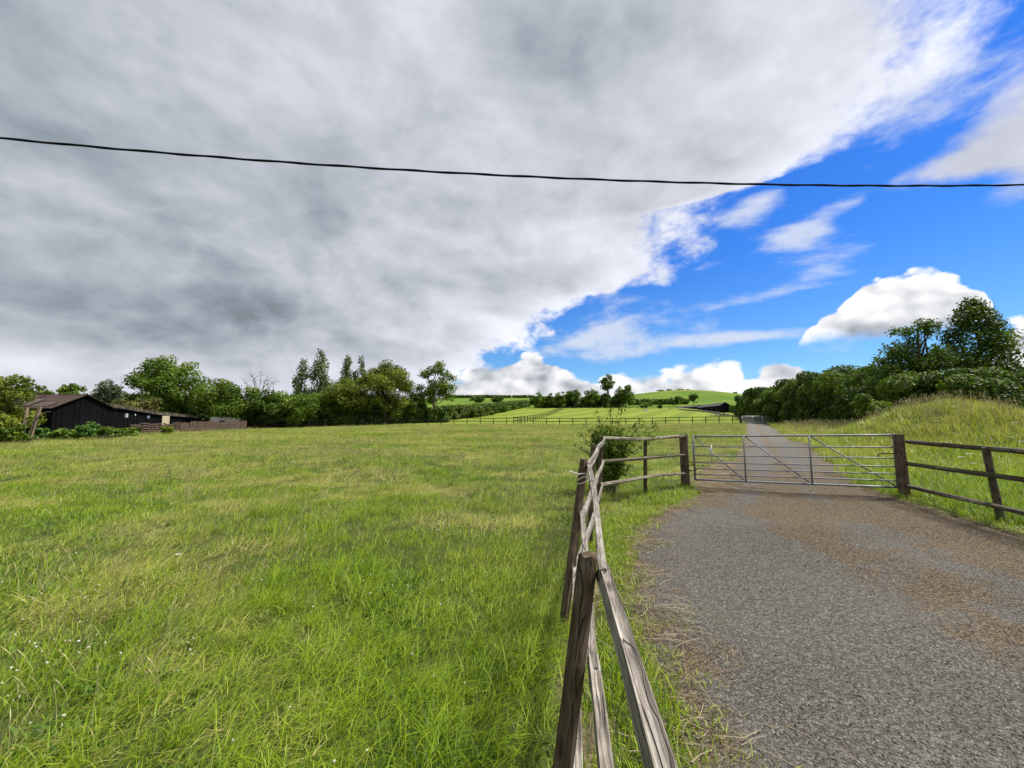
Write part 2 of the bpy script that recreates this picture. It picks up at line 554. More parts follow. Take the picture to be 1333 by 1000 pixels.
    lh = t.m('ADD', t.m('ADD', .80, t.m('MULTIPLY', rel, .5)), t.m('ADD', nz(puff, .50), t.mr(hh, 0.2, 9, .20, -.22)))

    def cl(l, warm=(1.0, 1.0, 1.02)):
        c = t.mix(t.mr(l, .3, .85), (.86, .95, 1.08), warm)
        return t.vm('SCALE', c, scale=t.m('MULTIPLY', t.m('MINIMUM', t.m('MAXIMUM', l, .2), .97), 9.6))

    col = blue
    thin = t.vm('SCALE', t.comb(.86, .92, 1.04), scale=7.6)
    col = t.mix(mW, col, thin)
    col = t.mix(t.m('MULTIPLY', mC, .93), col, t.vm('SCALE', t.comb(.90, .92, 1.0), scale=t.m('ADD', 6.9, nz(n_mid, 5.0))))
    col = t.mix(mH, col, cl(lh))
    col = t.mix(mA, col, deck)
    col = t.mix(mB, col, cl(lb))
    # below the skyline the world is land
    t.put(bg.inputs[0], col)

    L = bpy.data.lights.new('sun', 'SUN')
    L.energy = 4.2; L.angle = R(11); L.color = (1.0, .95, .86)
    o = bpy.data.objects.new('sun', L); COL.objects.link(o)
    dv = Vector((math.sin(SUN_AZ) * math.cos(SUN_EL), math.cos(SUN_AZ) * math.cos(SUN_EL), math.sin(SUN_EL)))
    o.rotation_euler = dv.to_track_quat('Z', 'Y').to_euler()
    o.location = dv * 200


make_world()
SC.world.cycles.sampling_method = 'MANUAL'; SC.world.cycles.sample_map_resolution = 256
vs = SC.view_settings
SC.display_settings.display_device = 'sRGB'
vs.view_transform = 'Standard'; vs.look = 'None'; vs.exposure = 0.76; vs.gamma = 1.0; vs.use_curve_mapping = False
# ------------------------------------------------------------------ materials
def grass_mat(name, green, tan, patchy=1.0, trans=.38):
    m, t, bs = material(name)
    tint = t.attr('tint'); dry = t.attr('dry')
    pos = t.geo()['Position']
    n1 = t.noise(t.vm('MULTIPLY', pos, (.55, 1.0, 1)), .20, 3, .55)
    n2 = t.noise(pos, 1.1, 3, .6)
    gcol = t.ramp(t.m('ADD', tint, t.m('MULTIPLY', t.m('SUBTRACT', n2, .5), .6), clamp=True), green)
    tcol = t.ramp(tint, tan)
    # older, drier sward in broad patches; more of it farther up the field
    y = t.sep(pos)[1]; x = t.sep(pos)[0]
    far = t.mr(y, 5, 24, -.02, .36)
    far = t.m('ADD', far, t.mr(y, 50, 64, 0, .10))
    lush = t.m('MULTIPLY', t.mr(t.m('ABSOLUTE', t.m('SUBTRACT', t.m('ADD', y, t.m('MULTIPLY', x, .10)), 9.3)), 0.3, 2.2, .22, 0, True), t.mr(x, -4.5, -1.5, 1, 0))
    dv = t.m('ADD', t.m('ADD', t.m('MULTIPLY', t.m('SUBTRACT', n1, .5), 3.4), t.m('MULTIPLY', t.m('SUBTRACT', n2, .5), .9)), far)
    dv = t.m('ADD', t.m('SUBTRACT', dv, lush), t.m('MULTIPLY', t.m('SUBTRACT', dry, .5), .75))
    f = t.mr(dv, .02, .85, 0, patchy)
    col = t.mix(f, gcol, tcol)
    # blades of a sward face every way at once: their shading normal is eased towards straight up
    nrm = t.vm('NORMALIZE', t.vm('ADD', t.geo()['Normal'], (0, 0, .75)))
    setb(t, bs, col, .5, .3, 0, nrm)
    tr = t.new('ShaderNodeBsdfTranslucent'); t.put(tr.inputs[0], t.mix(1.0, col, (1.3, 1.25, .7, 1), 'MULTIPLY'))
    mx = t.new('ShaderNodeMixShader'); mx.inputs[0].default_value = trans
    out = m.node_tree.nodes['Material Output']
    t.l.new(bs.outputs[0], mx.inputs[1]); t.l.new(tr.outputs[0], mx.inputs[2]); t.l.new(mx.outputs[0], out.inputs[0])
    return m


GREEN = [(0.0, (.036, .084, .002)), (.35, (.125, .225, .004)), (.7, (.245, .355, .008)), (1.0, (.390, .470, .034))]
TAN = [(0.0, (.26, .285, .040)), (.5, (.40, .40, .095)), (1.0, (.54, .50, .19))]
M_GRASS = grass_mat('field grass blade', GREEN, TAN)
M_VERGE = grass_mat('verge grass blade', GREEN, TAN, .6)
M_LODGED = grass_mat('lodged dry grass', TAN, [(0.0, (.20, .20, .05)), (.5, (.33, .315, .11)), (1.0, (.48, .44, .20))], 1.0, .3)
M_WEED = grass_mat('meadow weed leaf', [(0.0, (.035, .085, .006)), (.5, (.075, .155, .012)), (1.0, (.14, .23, .03))], TAN, .25)
M_STALK = plain('dry seed stalk', (.40, .35, .17), var=.3)
M_STRAW = plain('straw', (.27, .22, .135), var=.4)


def ground_mat():
    m, t, bs = material('ground soil and turf')
    pos = t.geo()['Position']
    x, y, z = t.sep(pos)
    dirt = t.attr('dirt')
    n = t.noise(pos, .35, 5, .6); nf = t.noise(pos, 9.0, 5, .65); nm = t.noise(pos, 2.2, 4, .6)
    near = t.ramp(t.m('ADD', t.m('MULTIPLY', n, .5), t.m('MULTIPLY', nf, .5)), [(.3, (.022, .034, .006)), (.5, (.045, .062, .012)), (.7, (.085, .095, .030))])
    # mown paddocks beyond the rail fence: stripes of laid grass run up the slope
    s = t.m('ADD', t.m('MULTIPLY', x, .62), t.m('MULTIPLY', y, -.35))
    stripe = t.m('SINE', t.m('ADD', t.m('MULTIPLY', s, .95), t.m('MULTIPLY', n, .8)))
    mown = t.mix(t.mr(stripe, -.5, .5, 0, 1), (.118, .165, .014), (.168, .212, .024))
    mown = t.mix(t.mr(nm, .35, .7, 0, .35), mown, (.19, .205, .045))
    pas = t.mix(t.mr(t.noise(pos, .03, 4, .6), .4, .62), (.070, .130, .010), (.115, .172, .018))
    top = t.mr(t.m('ADD', z, t.m('MULTIPLY', t.m('SUBTRACT', t.noise(pos, .05, 4, .65), .5), 12.0)), 28.5, 32.0, 0, .75)
    pas = t.mix(top, pas, (.23, .205, .085))
    far = t.mix(t.mr(y, 168, 176, 0, 1), mown, pas)
    col = t.mix(t.mr(y, 63.0, 66.0, 0, 1), near, far)
    straw = t.ramp(t.m('ADD', t.m('MULTIPLY', nf, .65), t.m('MULTIPLY', nm, .35)), [(.30, (.045, .034, .020)), (.5, (.115, .086, .052)), (.68, (.22, .175, .11))])
    dd = t.mr(t.m('ADD', dirt, t.m('MULTIPLY', t.m('SUBTRACT', nm, .5), .7)), .35, .65)
    col = t.mix(dd, col, straw)
    setb(t, bs, col, .95, .1, 0, t.bump(nf, .6, .03))
    return m


def gravel_mat():
    m, t, bs = material('gravel track')
    pos = t.geo()['Position']
    x, y, z = t.sep(pos)
    st = t.new('ShaderNodeTexVoronoi'); t.put(st.inputs['Vector'], pos); st.inputs['Scale'].default_value = 78
    cellc = t.sep(st.outputs['Color'])[0]
    edge = st.outputs['Distance']
    st2 = t.new('ShaderNodeTexVoronoi'); t.put(st2.inputs['Vector'], pos); st2.inputs['Scale'].default_value = 185
    c2 = t.sep(st2.outputs['Color'])[1]
    v = t.m('ADD', t.m('MULTIPLY', cellc, .55), t.m('MULTIPLY', c2, .45))
    grey = t.ramp(v, [(.12, (.032, .030, .026)), (.42, (.080, .074, .064)), (.7, (.126, .116, .099)), (.95, (.27, .25, .21))])
    earth = t.ramp(v, [(.15, (.030, .021, .011)), (.5, (.090, .064, .036)), (.9, (.24, .185, .115))])
    big = t.noise(pos, .42, 5, .6); mid = t.noise(pos, 1.7, 5, .62); fine = t.noise(pos, 6.0, 4, .6)
    side = t.mr(t.m('SUBTRACT', x, t.m('MULTIPLY', y, .02)), 2.8, 6.2, -.09, .20)
    side = t.m('MULTIPLY', side, t.mr(y, 9, 12, 1, 0))
    gate = t.mr(t.vm('DISTANCE', pos, (5.2, 7.2, 0.1)), .6, 2.6, .12, 0)
    e = t.m('ADD', t.m('ADD', t.m('MULTIPLY', big, .55), t.m('MULTIPLY', mid, .45)), t.m('ADD', side, gate))
    rim = t.attr('rim')
    e = t.m('ADD', e, t.m('MULTIPLY', rim, .16))
    acr = t.attr('across')
    def band(c, w, a):
        q = t.m('DIVIDE', t.m('SUBTRACT', acr, c), w)
        return t.m('MULTIPLY', t.m('EXPONENT', t.m('MULTIPLY', t.m('MULTIPLY', q, q), -1.0)), a)
    wobble = t.m('MULTIPLY', t.m('SUBTRACT', t.noise(pos, .6, 3), .5), .9)
    tracks = t.m('ADD', band(.27, .10, -.14), t.m('ADD', band(.64, .09, -.13), band(.46, .08, .15)))
    e = t.m('ADD', e, t.m('MULTIPLY', tracks, t.m('ADD', .9, wobble)))
    streak = t.noise(t.vm('MULTIPLY', t.comb(t.m('MULTIPLY', acr, 9.0), t.m('MULTIPLY', y, .5), 0.0), (1, 1, 1)), 1.6, 4, .6)
    e = t.m('ADD', e, t.m('MULTIPLY', t.m('SUBTRACT', streak, .5), .34))
    e = t.m('ADD', e, t.m('MULTIPLY', t.m('SUBTRACT', fine, .5), .22))
    ef = t.mr(e, .47, .62, 0, .95)
    col = t.mix(ef, grey, earth)
    moss = t.mr(t.m('ADD', t.m('MULTIPLY', t.noise(t.vm('ADD', pos, (40, 9, 0)), 1.1, 5, .65), .8), t.m('MULTIPLY', fine, .2)), .58, .70, 0, .35)
    col = t.mix(moss, col, (.10, .105, .035))
    fade = t.mr(y, 10, 30, 0, .6)
    col = t.mix(fade, col, t.mix(ef, (.15, .143, .128), (.155, .124, .083)))
    h = t.m('ADD', t.m('MULTIPLY', edge, -1.0), t.m('MULTIPLY', c2, .4))
    setb(t, bs, col, .9, .25, 0, t.bump(h, .9, .012))
    return m


# ------------------------------------------------------------------ ground sheet
def build_ground():
    N = 470
    tt = np.linspace(-1, 1, N)
    a = 3.0; b = math.asinh(300)
    g = a * np.sinh(b * tt)
    X, Y = np.meshgrid(g + 1.0, g + 3.0)
    Z = ground_z(X.ravel(), Y.ravel())
    x = X.ravel(); y = Y.ravel()
    dirt = np.zeros(len(x), np.float32)
    s = (np.abs(x) < 90) & (y > -6) & (y < 130)
    sd = road_sd(x[s], y[s])
    fd = dist_line(FENCE, x[s], y[s])
    rf = dist_line([(7.8, 7.7), (7.5, 6.0), (7.25, 4.0), (7.1, 1)], x[s], y[s])
    q = np.maximum(1.0 - np.abs(sd + .05) / .30, 0) * .9
    q = np.where(sd < 0, 1.0, q)
    q = np.maximum(q, .66 * np.clip(1 - fd / .42, 0, 1) * (1 + .5 * (vnoise(x[s] * 1.1, y[s] * 1.1, 7) - .5)))
    q = np.maximum(q, 1.3 * np.clip(1.3 - dist_line([(4.7, 9.0), (5.0, 9.7), (6.3, 11.4), (7.6, 13.4)], x[s], y[s]) / .9, 0, 1))
    q = np.maximum(q, .75 * np.clip(1.15 - rf / .45, 0, 1))
    dirt[s] = np.clip(q, 0, 1)
    i = np.arange((N - 1) * N).reshape(N - 1, N)[:, :-1].ravel()
    f = np.stack([i, i + 1, i + N + 1, i + N], 1)
    v = np.stack([x, y, Z], 1)
    o = mobj('ground', np_mesh('ground', v, f, [ground_mat()], {'dirt': dirt}, smooth=True))
    tag(o, kind='structure')


def build_road():
    nA = 900
    def arc(pl):
        d = np.concatenate([[0], np.cumsum(np.linalg.norm(np.diff(pl, axis=0), axis=1))]); return d / d[-1]
    # match both edges by their control points, then resample densely near the camera
    tk = np.linspace(0, 1, len(RL))
    sN = np.linspace(0, 1, nA)
    s = np.interp(sN, np.linspace(0, 1, len(tk)), tk)
    L = np.stack([np.interp(s, tk, RL[:, k]) for k in (0, 1)], 1)
    Rr = np.stack([np.interp(s, tk, RR[:, k]) for k in (0, 1)], 1)
    nx = 60
    w = np.linspace(0, 1, nx)
    P = L[:, None, :] * (1 - w)[None, :, None] + Rr[:, None, :] * w[None, :, None]
    # ragged edges
    jl = .62 * (fbm(L[:, 0] * 1.7, L[:, 1] * 1.7, 21, 5) - .5) + .10 * (vnoise(L[:, 0] * 12, L[:, 1] * 12, 23) - .5)
    jr = .6 * (fbm(Rr[:, 0] * 1.7, Rr[:, 1] * 1.7, 22, 5) - .5) + .10 * (vnoise(Rr[:, 0] * 12, Rr[:, 1] * 12, 25) - .5)
    dirv = (Rr - L) / np.linalg.norm(Rr - L, axis=1)[:, None]
    P = P + dirv[:, None, :] * (jl[:, None] * (1 - w)[None] ** 6 + jr[:, None] * w[None] ** 6)[..., None]
    x = P[..., 0].ravel(); y = P[..., 1].ravel()
    wv = np.tile(w, nA)
    wid = np.repeat(np.linalg.norm(Rr - L, axis=1), nx)
    de = np.minimum(wv, 1 - wv) * wid
    z = ground_z(x, y) + .004 + .022 * sst(0, .5, de) + .012 * (fbm(x * 1.6, y * 1.6, 31, 3) - .5) * sst(0, .4, de)
    rim = 1 - sst(0.0, .75, de)
    i = np.arange((nA - 1) * nx).reshape(nA - 1, nx)[:, :-1].ravel()
    f = np.stack([i, i + 1, i + nx + 1, i + nx], 1)
    o = mobj('gravel_road', np_mesh('gravel_road', np.stack([x, y, z], 1), f, [gravel_mat()], {'rim': rim, 'across': wv}, smooth=True))
    tag(o, kind='structure')


build_ground()
build_road()


# ------------------------------------------------------------------ scattering (uncountable ground cover only)
def blades(rng, n, R0, h0, h1, w, lean=.35, wind=(.25, .05), mat=None, name='blades', tipdry=.0, segs=3, curl=1.0):
    """one tuft of n bent tapering blades"""
    a = rng.random(n) * 2 * np.pi; r = R0 * np.sqrt(rng.random(n))
    bx = r * np.cos(a); by = r * np.sin(a)
    h = h0 + (h1 - h0) * rng.random(n) ** 1.3
    la = rng.random(n) * 2 * np.pi
    lx = np.cos(la) * lean * rng.random(n) + wind[0]; ly = np.sin(la) * lean * rng.random(n) + wind[1]
    fa = rng.random(n) * np.pi * 2
    ww = w * (.6 + .8 * rng.random(n))
    tint = rng.random(n); dry = rng.random(n)
    V = []; T = []; D = []
    for k in range(segs + 1):
        s = k / segs
        cx = bx + lx * h * s ** 2 * curl; cy = by + ly * h * s ** 2 * curl
        cz = h * (s - .28 * s ** 3 * np.minimum(1.5, np.hypot(lx, ly) * 1.6)) - .02
        hw = ww * (1 - s ** 1.6 * .93) / 2
        dx = np.cos(fa) * hw; dy = np.sin(fa) * hw
        V.append(np.stack([cx - dx, cy - dy, cz], 1)); V.append(np.stack([cx + dx, cy + dy, cz], 1))
        T += [tint, tint]; D += [dry, dry]
    K = 2 * (segs + 1)
    V = np.stack(V, 1).reshape(-1, 3); T = np.stack(T, 1).ravel(); D = np.stack(D, 1).ravel()
    base = (np.arange(n) * K)[:, None]
    F = np.concatenate([base + np.array([[2 * k, 2 * k + 1, 2 * k + 3, 2 * k + 2]]) for k in range(segs)])
    return np_mesh(name, V, F, [mat], {'tint': T, 'dry': D}, smooth=True)


def stalks(rng, n, R0, h0, h1, mat, w=.0022, head=.012, wind=.25):
    V = []; F = []; k0 = 0
    for j in range(n):
        a = rng.random() * 6.28; r = R0 * rng.random() ** .5
        b = np.array([r * np.cos(a), r * np.sin(a), 0]); h = h0 + (h1 - h0) * rng.random()
        l = np.array([wind + .25 * (rng.random() - .5), .25 * (rng.random() - .5), 0]) * h
        fa = rng.random() * 6.28; d = np.array([np.cos(fa), np.sin(fa), 0])
        pts = [(0, w), (.5, w), (.78, w * .9), (.80, head * .55), (.9, head), (1.0, head * .12)]
        for s, ww in pts:
            c = b + l * s ** 2 + np.array([0, 0, h * s * (1 - .12 * s)])
            V += [c - d * ww / 2, c + d * ww / 2]
        for q in range(len(pts) - 1):
            F.append([k0 + 2 * q, k0 + 2 * q + 1, k0 + 2 * q + 3, k0 + 2 * q + 2])
        k0 += 2 * len(pts)
    V = np.array(V)
    return np_mesh('seed_stalks', V, np.array(F), [mat], {'tint': np.repeat(rng.random(n), 12), 'dry': np.ones(len(V))})


def collection_of(name, meshes):
    c = bpy.data.collections.new(name)
    for k, me in enumerate(meshes):
        o = bpy.data.objects.new('%s_%02d' % (name, k), me); c.objects.link(o)
    return c


def instancer(name, P, rz, scl, idx, coll, tilt=None, scl3=None):
    """one stuff object: copies of the collection's small meshes set on the given points"""
    n = len(P)
    me = bpy.data.meshes.new(name)
    me.vertices.add(n); me.vertices.foreach_set('co', np.ascontiguousarray(P, np.float32).ravel())
    rot = np.zeros((n, 3), np.float32); rot[:, 2] = rz
    if tilt is not None: rot[:, :2] = tilt
    a = me.attributes.new('rot', 'FLOAT_VECTOR', 'POINT'); a.data.foreach_set('vector', rot.ravel())
    if scl3 is None: scl3 = np.repeat(np.asarray(scl, np.float32)[:, None], 3, 1)
    a = me.attributes.new('scl', 'FLOAT_VECTOR', 'POINT'); a.data.foreach_set('vector', np.ascontiguousarray(scl3, np.float32).ravel())
    a = me.attributes.new('idx', 'INT', 'POINT'); a.data.foreach_set('value', np.asarray(idx, np.int32))
    ng = bpy.data.node_groups.new(name + ' scatter', 'GeometryNodeTree')
    ng.interface.new_socket('Geometry', in_out='INPUT', socket_type='NodeSocketGeometry')
    ng.interface.new_socket('Geometry', in_out='OUTPUT', socket_type='NodeSocketGeometry')
    N = ng.nodes; Lk = ng.links
    gi = N.new('NodeGroupInput'); go = N.new('NodeGroupOutput')
    iop = N.new('GeometryNodeInstanceOnPoints')
    ci = N.new('GeometryNodeCollectionInfo')
    ci.inputs['Collection'].default_value = coll
    ci.inputs['Separate Children'].default_value = True; ci.inputs['Reset Children'].default_value = True
    def na(nm, ty):
        q = N.new('GeometryNodeInputNamedAttribute'); q.data_type = ty; q.inputs['Name'].default_value = nm
        return next(s for s in q.outputs if s.name == 'Attribute' and s.enabled)
    Lk.new(gi.outputs[0], iop.inputs['Points']); Lk.new(ci.outputs[0], iop.inputs['Instance'])
    iop.inputs['Pick Instance'].default_value = True
    Lk.new(na('idx', 'INT'), iop.inputs['Instance Index'])
    Lk.new(na('rot', 'FLOAT_VECTOR'), iop.inputs['Rotation'])
    Lk.new(na('scl', 'FLOAT_VECTOR'), iop.inputs['Scale'])
    Lk.new(iop.outputs[0], go.inputs[0])
    o = mobj(name, me)
    md = o.modifiers.new('scatter', 'NODES'); md.node_group = ng
    return o


def rand_points(y0, y1, u0, u1, dens, rng, jitter_x=0.6):
    """even random points over the ground wedge u0 < x/y < u1"""
    x0 = min(u0 * y0, u0 * y1)
    w0 = u1 * y1 - x0 + 2 * jitter_x
    n = int(dens * w0 * (y1 - y0))
    y = y0 + (y1 - y0) * rng.random(n)
    x = x0 - jitter_x + w0 * rng.random(n)
    k = (x > u0 * y - jitter_x) & (x < u1 * y + jitter_x)
    return x[k], y[k]


def scatter_grass():
    rng = np.random.default_rng(3)
    protos = [blades(rng, 42, .13, .05, .19, .0056, 1.1, (.34, .05), M_GRASS) for _ in range(5)]           # 0-4 meadow tuft
    protos += [blades(rng, 32, .11, .10, .29, .0064, 1.15, (.40, .06), M_GRASS) for _ in range(3)]          # 5-7 long lush tuft
    protos += [stalks(rng, 9, .16, .22, .42, M_STALK, .002, .007) for _ in range(2)]                                   # 8-9 seed heads
    protos += [blades(rng, 60, .34, .10, .27, .014, .8, (.30, .04), M_GRASS, segs=2) for _ in range(4)]   # 10-13 distant tuft
    protos += [blades(rng, 20, .12, .04, .13, .026, 1.2, (.05, .0), M_WEED) for _ in range(2)]             # 14-15 clover and dock leaves
    protos += [blades(rng, 30, .20, .10, .20, .0065, 1.3, (1.25, .3), M_LODGED) for _ in range(2)]           # 16-17 lodged dry grass
    coll = collection_of('meadow_tuft', protos)
    Ps = []; S = []; I = []
    fl = np.array(FENCE); field_right = np.concatenate([fl, ROAD_L[8:]])

    def infield(x, y):
        xf = np.interp(y, field_right[:, 1], field_right[:, 0])
        return (x < xf - .02) & (road_sd(x, y) > .06)
    for (y0, y1, u0, u1, dens, kind) in ((-.3, 4.2, -1.75, .42, 165, 0), (4.2, 10, -1.6, .55, 80, 0), (10, 24, -1.55, .72, 28, 1), (24, 65.5, -1.45, .72, 7.5, 2)):
        x, y = rand_points(y0, y1, u0, u1, dens, rng, 1.2 if y1 < 5 else .6)
        k = infield(x, y); x = x[k]; y = y[k]
        fd = dist_line(FENCE, x, y)
        bare = np.clip(1 - fd / .45, 0, 1) * (.55 + .9 * (vnoise(x * 1.6, y * 1.6, 77) - .5)) * (1 - sst(8, 9.5, y))
        bare = np.maximum(bare, .95 * np.clip(1.5 - dist_line([(5.0, 9.7), (6.3, 11.4), (7.6, 13.4)], x, y) / .75, 0, 1) * sst(9, 9.4, y))
        k = rng.random(len(x)) > bare * 1.15
        x = x[k]; y = y[k]
        n = len(x)
        lush = fbm(x * .45, y * .45, 41, 3); seed = fbm(x * .30 + 50, y * .38, 43, 3)
        clump = vnoise(x * 2.6, y * 2.6, 45)
        sc = (.62 + .55 * clump) * (.75 + .5 * rng.random(n))
        r = rng.random(n)
        if kind < 2:
            idx = rng.integers(0, 5, n)
            idx = np.where((lush > .53) & (r < .6), rng.integers(5, 8, n), idx)
            ps = np.clip((seed - .47) * 3.0, 0.01, .4) * (.28 if kind == 0 else .7)
            wd = fbm(x * .8 + 9, y * .8, 47, 3)
            idx = np.where((wd > .54) & (rng.random(n) < .45), rng.integers(14, 16, n), idx)
            lod = fbm(x * .55 + 31, y * .8 + 7, 49, 4)
            idx = np.where(rng.random(n) < np.clip((lod - .545) * 6, 0, .75) * np.clip((y - .8) / 6.0, .12, 1), rng.integers(16, 18, n), idx)
            idx = np.where(rng.random(n) < ps, rng.integers(8, 10, n), idx)
            if kind == 1: sc = sc * 1.25
        else:
            idx = rng.integers(10, 14, n); ps = np.clip((seed - .44) * 1.6, 0.03, .35)
            idx = np.where(rng.random(n) < ps, rng.integers(8, 10, n), idx)
            sc = np.where(idx < 10, sc * 1.35, sc * 1.05)
        # worn, thin grass under the fence
        Ps.append(np.stack([x, y, ground_z(x, y) - .01], 1)); S.append(sc); I.append(idx)
    # ranker grass that the mower misses round the foot of every post
    for q in ((.13, 1.3), (.42, 3.2), (1.02, 5.05), (1.66, 7.35), (2.93, 8.6), (4.27, 9.55), (2.1, 8.6), (2.5, 8.7), (1.85, 8.3)):
        n = 26; a = rng.random(n) * 6.28; r = .05 + .17 * rng.random(n)
        x = q[0] + r * np.cos(a) - .04; y = q[1] + r * np.sin(a)
        Ps.append(np.stack([x, y, ground_z(x, y) - .01], 1)); S.append(.6 + .5 * rng.random(n)); I.append(rng.integers(0, 8, n))
    P = np.concatenate(Ps); S = np.concatenate(S); I = np.concatenate(I)
    rz = rng.normal(0, .9, len(P))
    o = instancer('field_grass', P, rz, S, I, coll)
    tag(o, 'long green and straw coloured meadow grass filling the big field left of the fence', 'grass', kind='stuff')

    # short greener grass between the fence and the gravel, and on the strip beside the right rails
    protos = [blades(rng, 26, .12, .035, .12, .007, .9, (.05, .0), M_VERGE) for _ in range(4)]
    protos += [blades(rng, 22, .10, .10, .22, .008, .9, (.1, .0), M_VERGE) for _ in range(2)]
    coll = collection_of('verge_tuft', protos)
    x, y = rand_points(-.3, 10, -.2, 1.6, 260, rng, 1.3)
    sd = road_sd(x, y)
    k = inside(VERGE_POLY, x, y) & (sd > -.02)
    n1 = fbm(x * 1.5, y * 1.5, 61, 3); edge = np.clip(1 - (sd + .03) / .20, 0, 1); fd = dist_line(FENCE, x, y); fb = np.clip(1 - fd / .34, 0, 1)
    keep = rng.random(len(x)) > np.clip(1.2 * np.clip(1.5 - np.hypot(x - 4.75, y - 9.0) / .7, 0, 1) + edge * .95 + fb * .55 + (n1 - .60) * 2.6, 0, .985)
    k &= keep
    rx = dist_line([(7.8, 7.7), (7.5, 6.0), (7.25, 4.0), (7.1, 1)], x, y)
    k2 = (sd > .02) & (x > 6.6) & (rx < .75) & (y < 7.7) & (rng.random(len(x)) > np.clip(.45 - sd * .9 + (n1 - .5) * 1.4, 0.05, .97))
    k3 = (sd < 0) & (sd > -.6) & (x < 4) & (y < 9) & (rng.random(len(x)) < .22 * (n1 > .54) * np.exp(sd / .18))
    k |= k2 | k3
    x = x[k]; y = y[k]; n = len(x)
    tall = (rng.random(n) < .25) & (vnoise(x * 1.3, y * 1.3, 63) > .5)
    idx = np.where(tall, rng.integers(4, 6, n), rng.integers(0, 4, n))
    P = np.stack([x, y, ground_z(x, y) + .004], 1)
    o = instancer('verge_grass', P, rng.random(n) * 6.28, .65 + .6 * rng.random(n), idx, coll)
    tag(o, 'short bright green grass on the verge between the fence and the gravel', 'grass', kind='stuff')

    # rough ground right of the track: meadow, mound and tall seeding grass
    protos = [blades(rng, 36, .15, .10, .30, .0065, .6, (.10, .05), M_VERGE) for _ in range(4)]
    protos += [blades(rng, 50, .30, .14, .34, .014, .6, (.10, .05), M_VERGE, segs=2) for _ in range(3)]
    protos += [stalks(rng, 12, .30, .38, .68, M_STALK, .005, .018, .12) for _ in range(3)]
    protos += [blades(rng, 50, .30, .20, .42, .013, .6, (.15, .05), mm, segs=2) for mm in (M_VERGE, M_GRASS, M_LODGED)]    # 10-12 tall
    coll = collection_of('rough_tuft', protos)
    Ps = []; S = []; I = []
    for (y0, y1, u0, u1, dens, kind) in ((2.5, 10, .7, 1.75, 75, 0), (10, 24, .6, 1.65, 26, 1), (24, 64, .55, 1.1, 9, 2)):
        x, y = rand_points(y0, y1, u0, u1, dens, rng)
        rr = np.interp(y, RR[:, 1], RR[:, 0])
        k = (x > rr + .05) & (road_sd(x, y) > .10)
        fdist = dist_line([(7.8, 7.7), (7.5, 6.0), (7.25, 4.0), (7.1, 1)], x, y)
        k &= ~((x < np.interp(y, [1, 4, 6, 7.7], [7.1, 7.25, 7.5, 7.8])) & (y < 7.7))
        k &= rng.random(len(x)) > np.clip(1 - fdist / .35, 0, 1) * .75 * (y < 8)
        x = x[k]; y = y[k]; n = len(x)
        z = ground_z(x, y)
        t = np.clip(((x - 19) * 10 + (y - 17) * 22) / (10 ** 2 + 22 ** 2), 0, 1.15)
        ridge = np.hypot(x - (20 + 10 * t), y - (17 + 22 * t))
        wild = np.clip(1.25 - ridge / 4.2, 0, 1) + (fbm(x * .35, y * .35, 83, 3) - .5)
        idx = rng.integers(0, 4, n) if kind == 0 else rng.integers(4, 7, n)
        idx = np.where(rng.random(n) < wild * .75, rng.integers(10, 13, n), idx)
        idx = np.where(rng.random(n) < np.clip(wild - .52, 0.01, .6) * .7, rng.integers(7, 10, n), idx)
        Ps.append(np.stack([x, y, z - .01], 1)); S.append((.65 + .7 * rng.random(n)) * (1 if kind < 2 else 1.35)); I.append(idx)
    for q in ((7.74, 7.66), (7.6, 6.0), (7.3, 4.1)):
        n = 24; a = rng.random(n) * 6.28; r = .05 + .18 * rng.random(n)
        x = q[0] + r * np.cos(a) + .04; y = q[1] + r * np.sin(a)
        Ps.append(np.stack([x, y, ground_z(x, y) - .01], 1)); S.append(.6 + .5 * rng.random(n)); I.append(rng.integers(0, 4, n))
    P = np.concatenate(Ps); S = np.concatenate(S); I = np.concatenate(I)
    o = instancer('rough_grass', P, rng.random(len(P)) * 6.28, S, I, coll)
    tag(o, 'rough green grass with pale seed heads on the mound right of the gate', 'grass', kind='stuff')


def pebble(rng, flat=.6):
    t = (1 + 5 ** .5) / 2
    v = np.array([[-1, t, 0], [1, t, 0], [-1, -t, 0], [1, -t, 0], [0, -1, t], [0, 1, t], [0, -1, -t], [0, 1, -t], [t, 0, -1], [t, 0, 1], [-t, 0, -1], [-t, 0, 1]], float)
    v /= np.linalg.norm(v[0])
    f = np.array([[0, 11, 5], [0, 5, 1], [0, 1, 7], [0, 7, 10], [0, 10, 11], [1, 5, 9], [5, 11, 4], [11, 10, 2], [10, 7, 6], [7, 1, 8], [3, 9, 4], [3, 4, 2], [3, 2, 6], [3, 6, 8], [3, 8, 9], [4, 9, 5], [2, 4, 11], [6, 2, 10], [8, 6, 7], [9, 8, 1]])
    v = v * (1 + .35 * (rng.random((12, 1)) - .5)) * np.array([1, .55 + .4 * rng.random(), flat * (.7 + .5 * rng.random())])
    return v, f


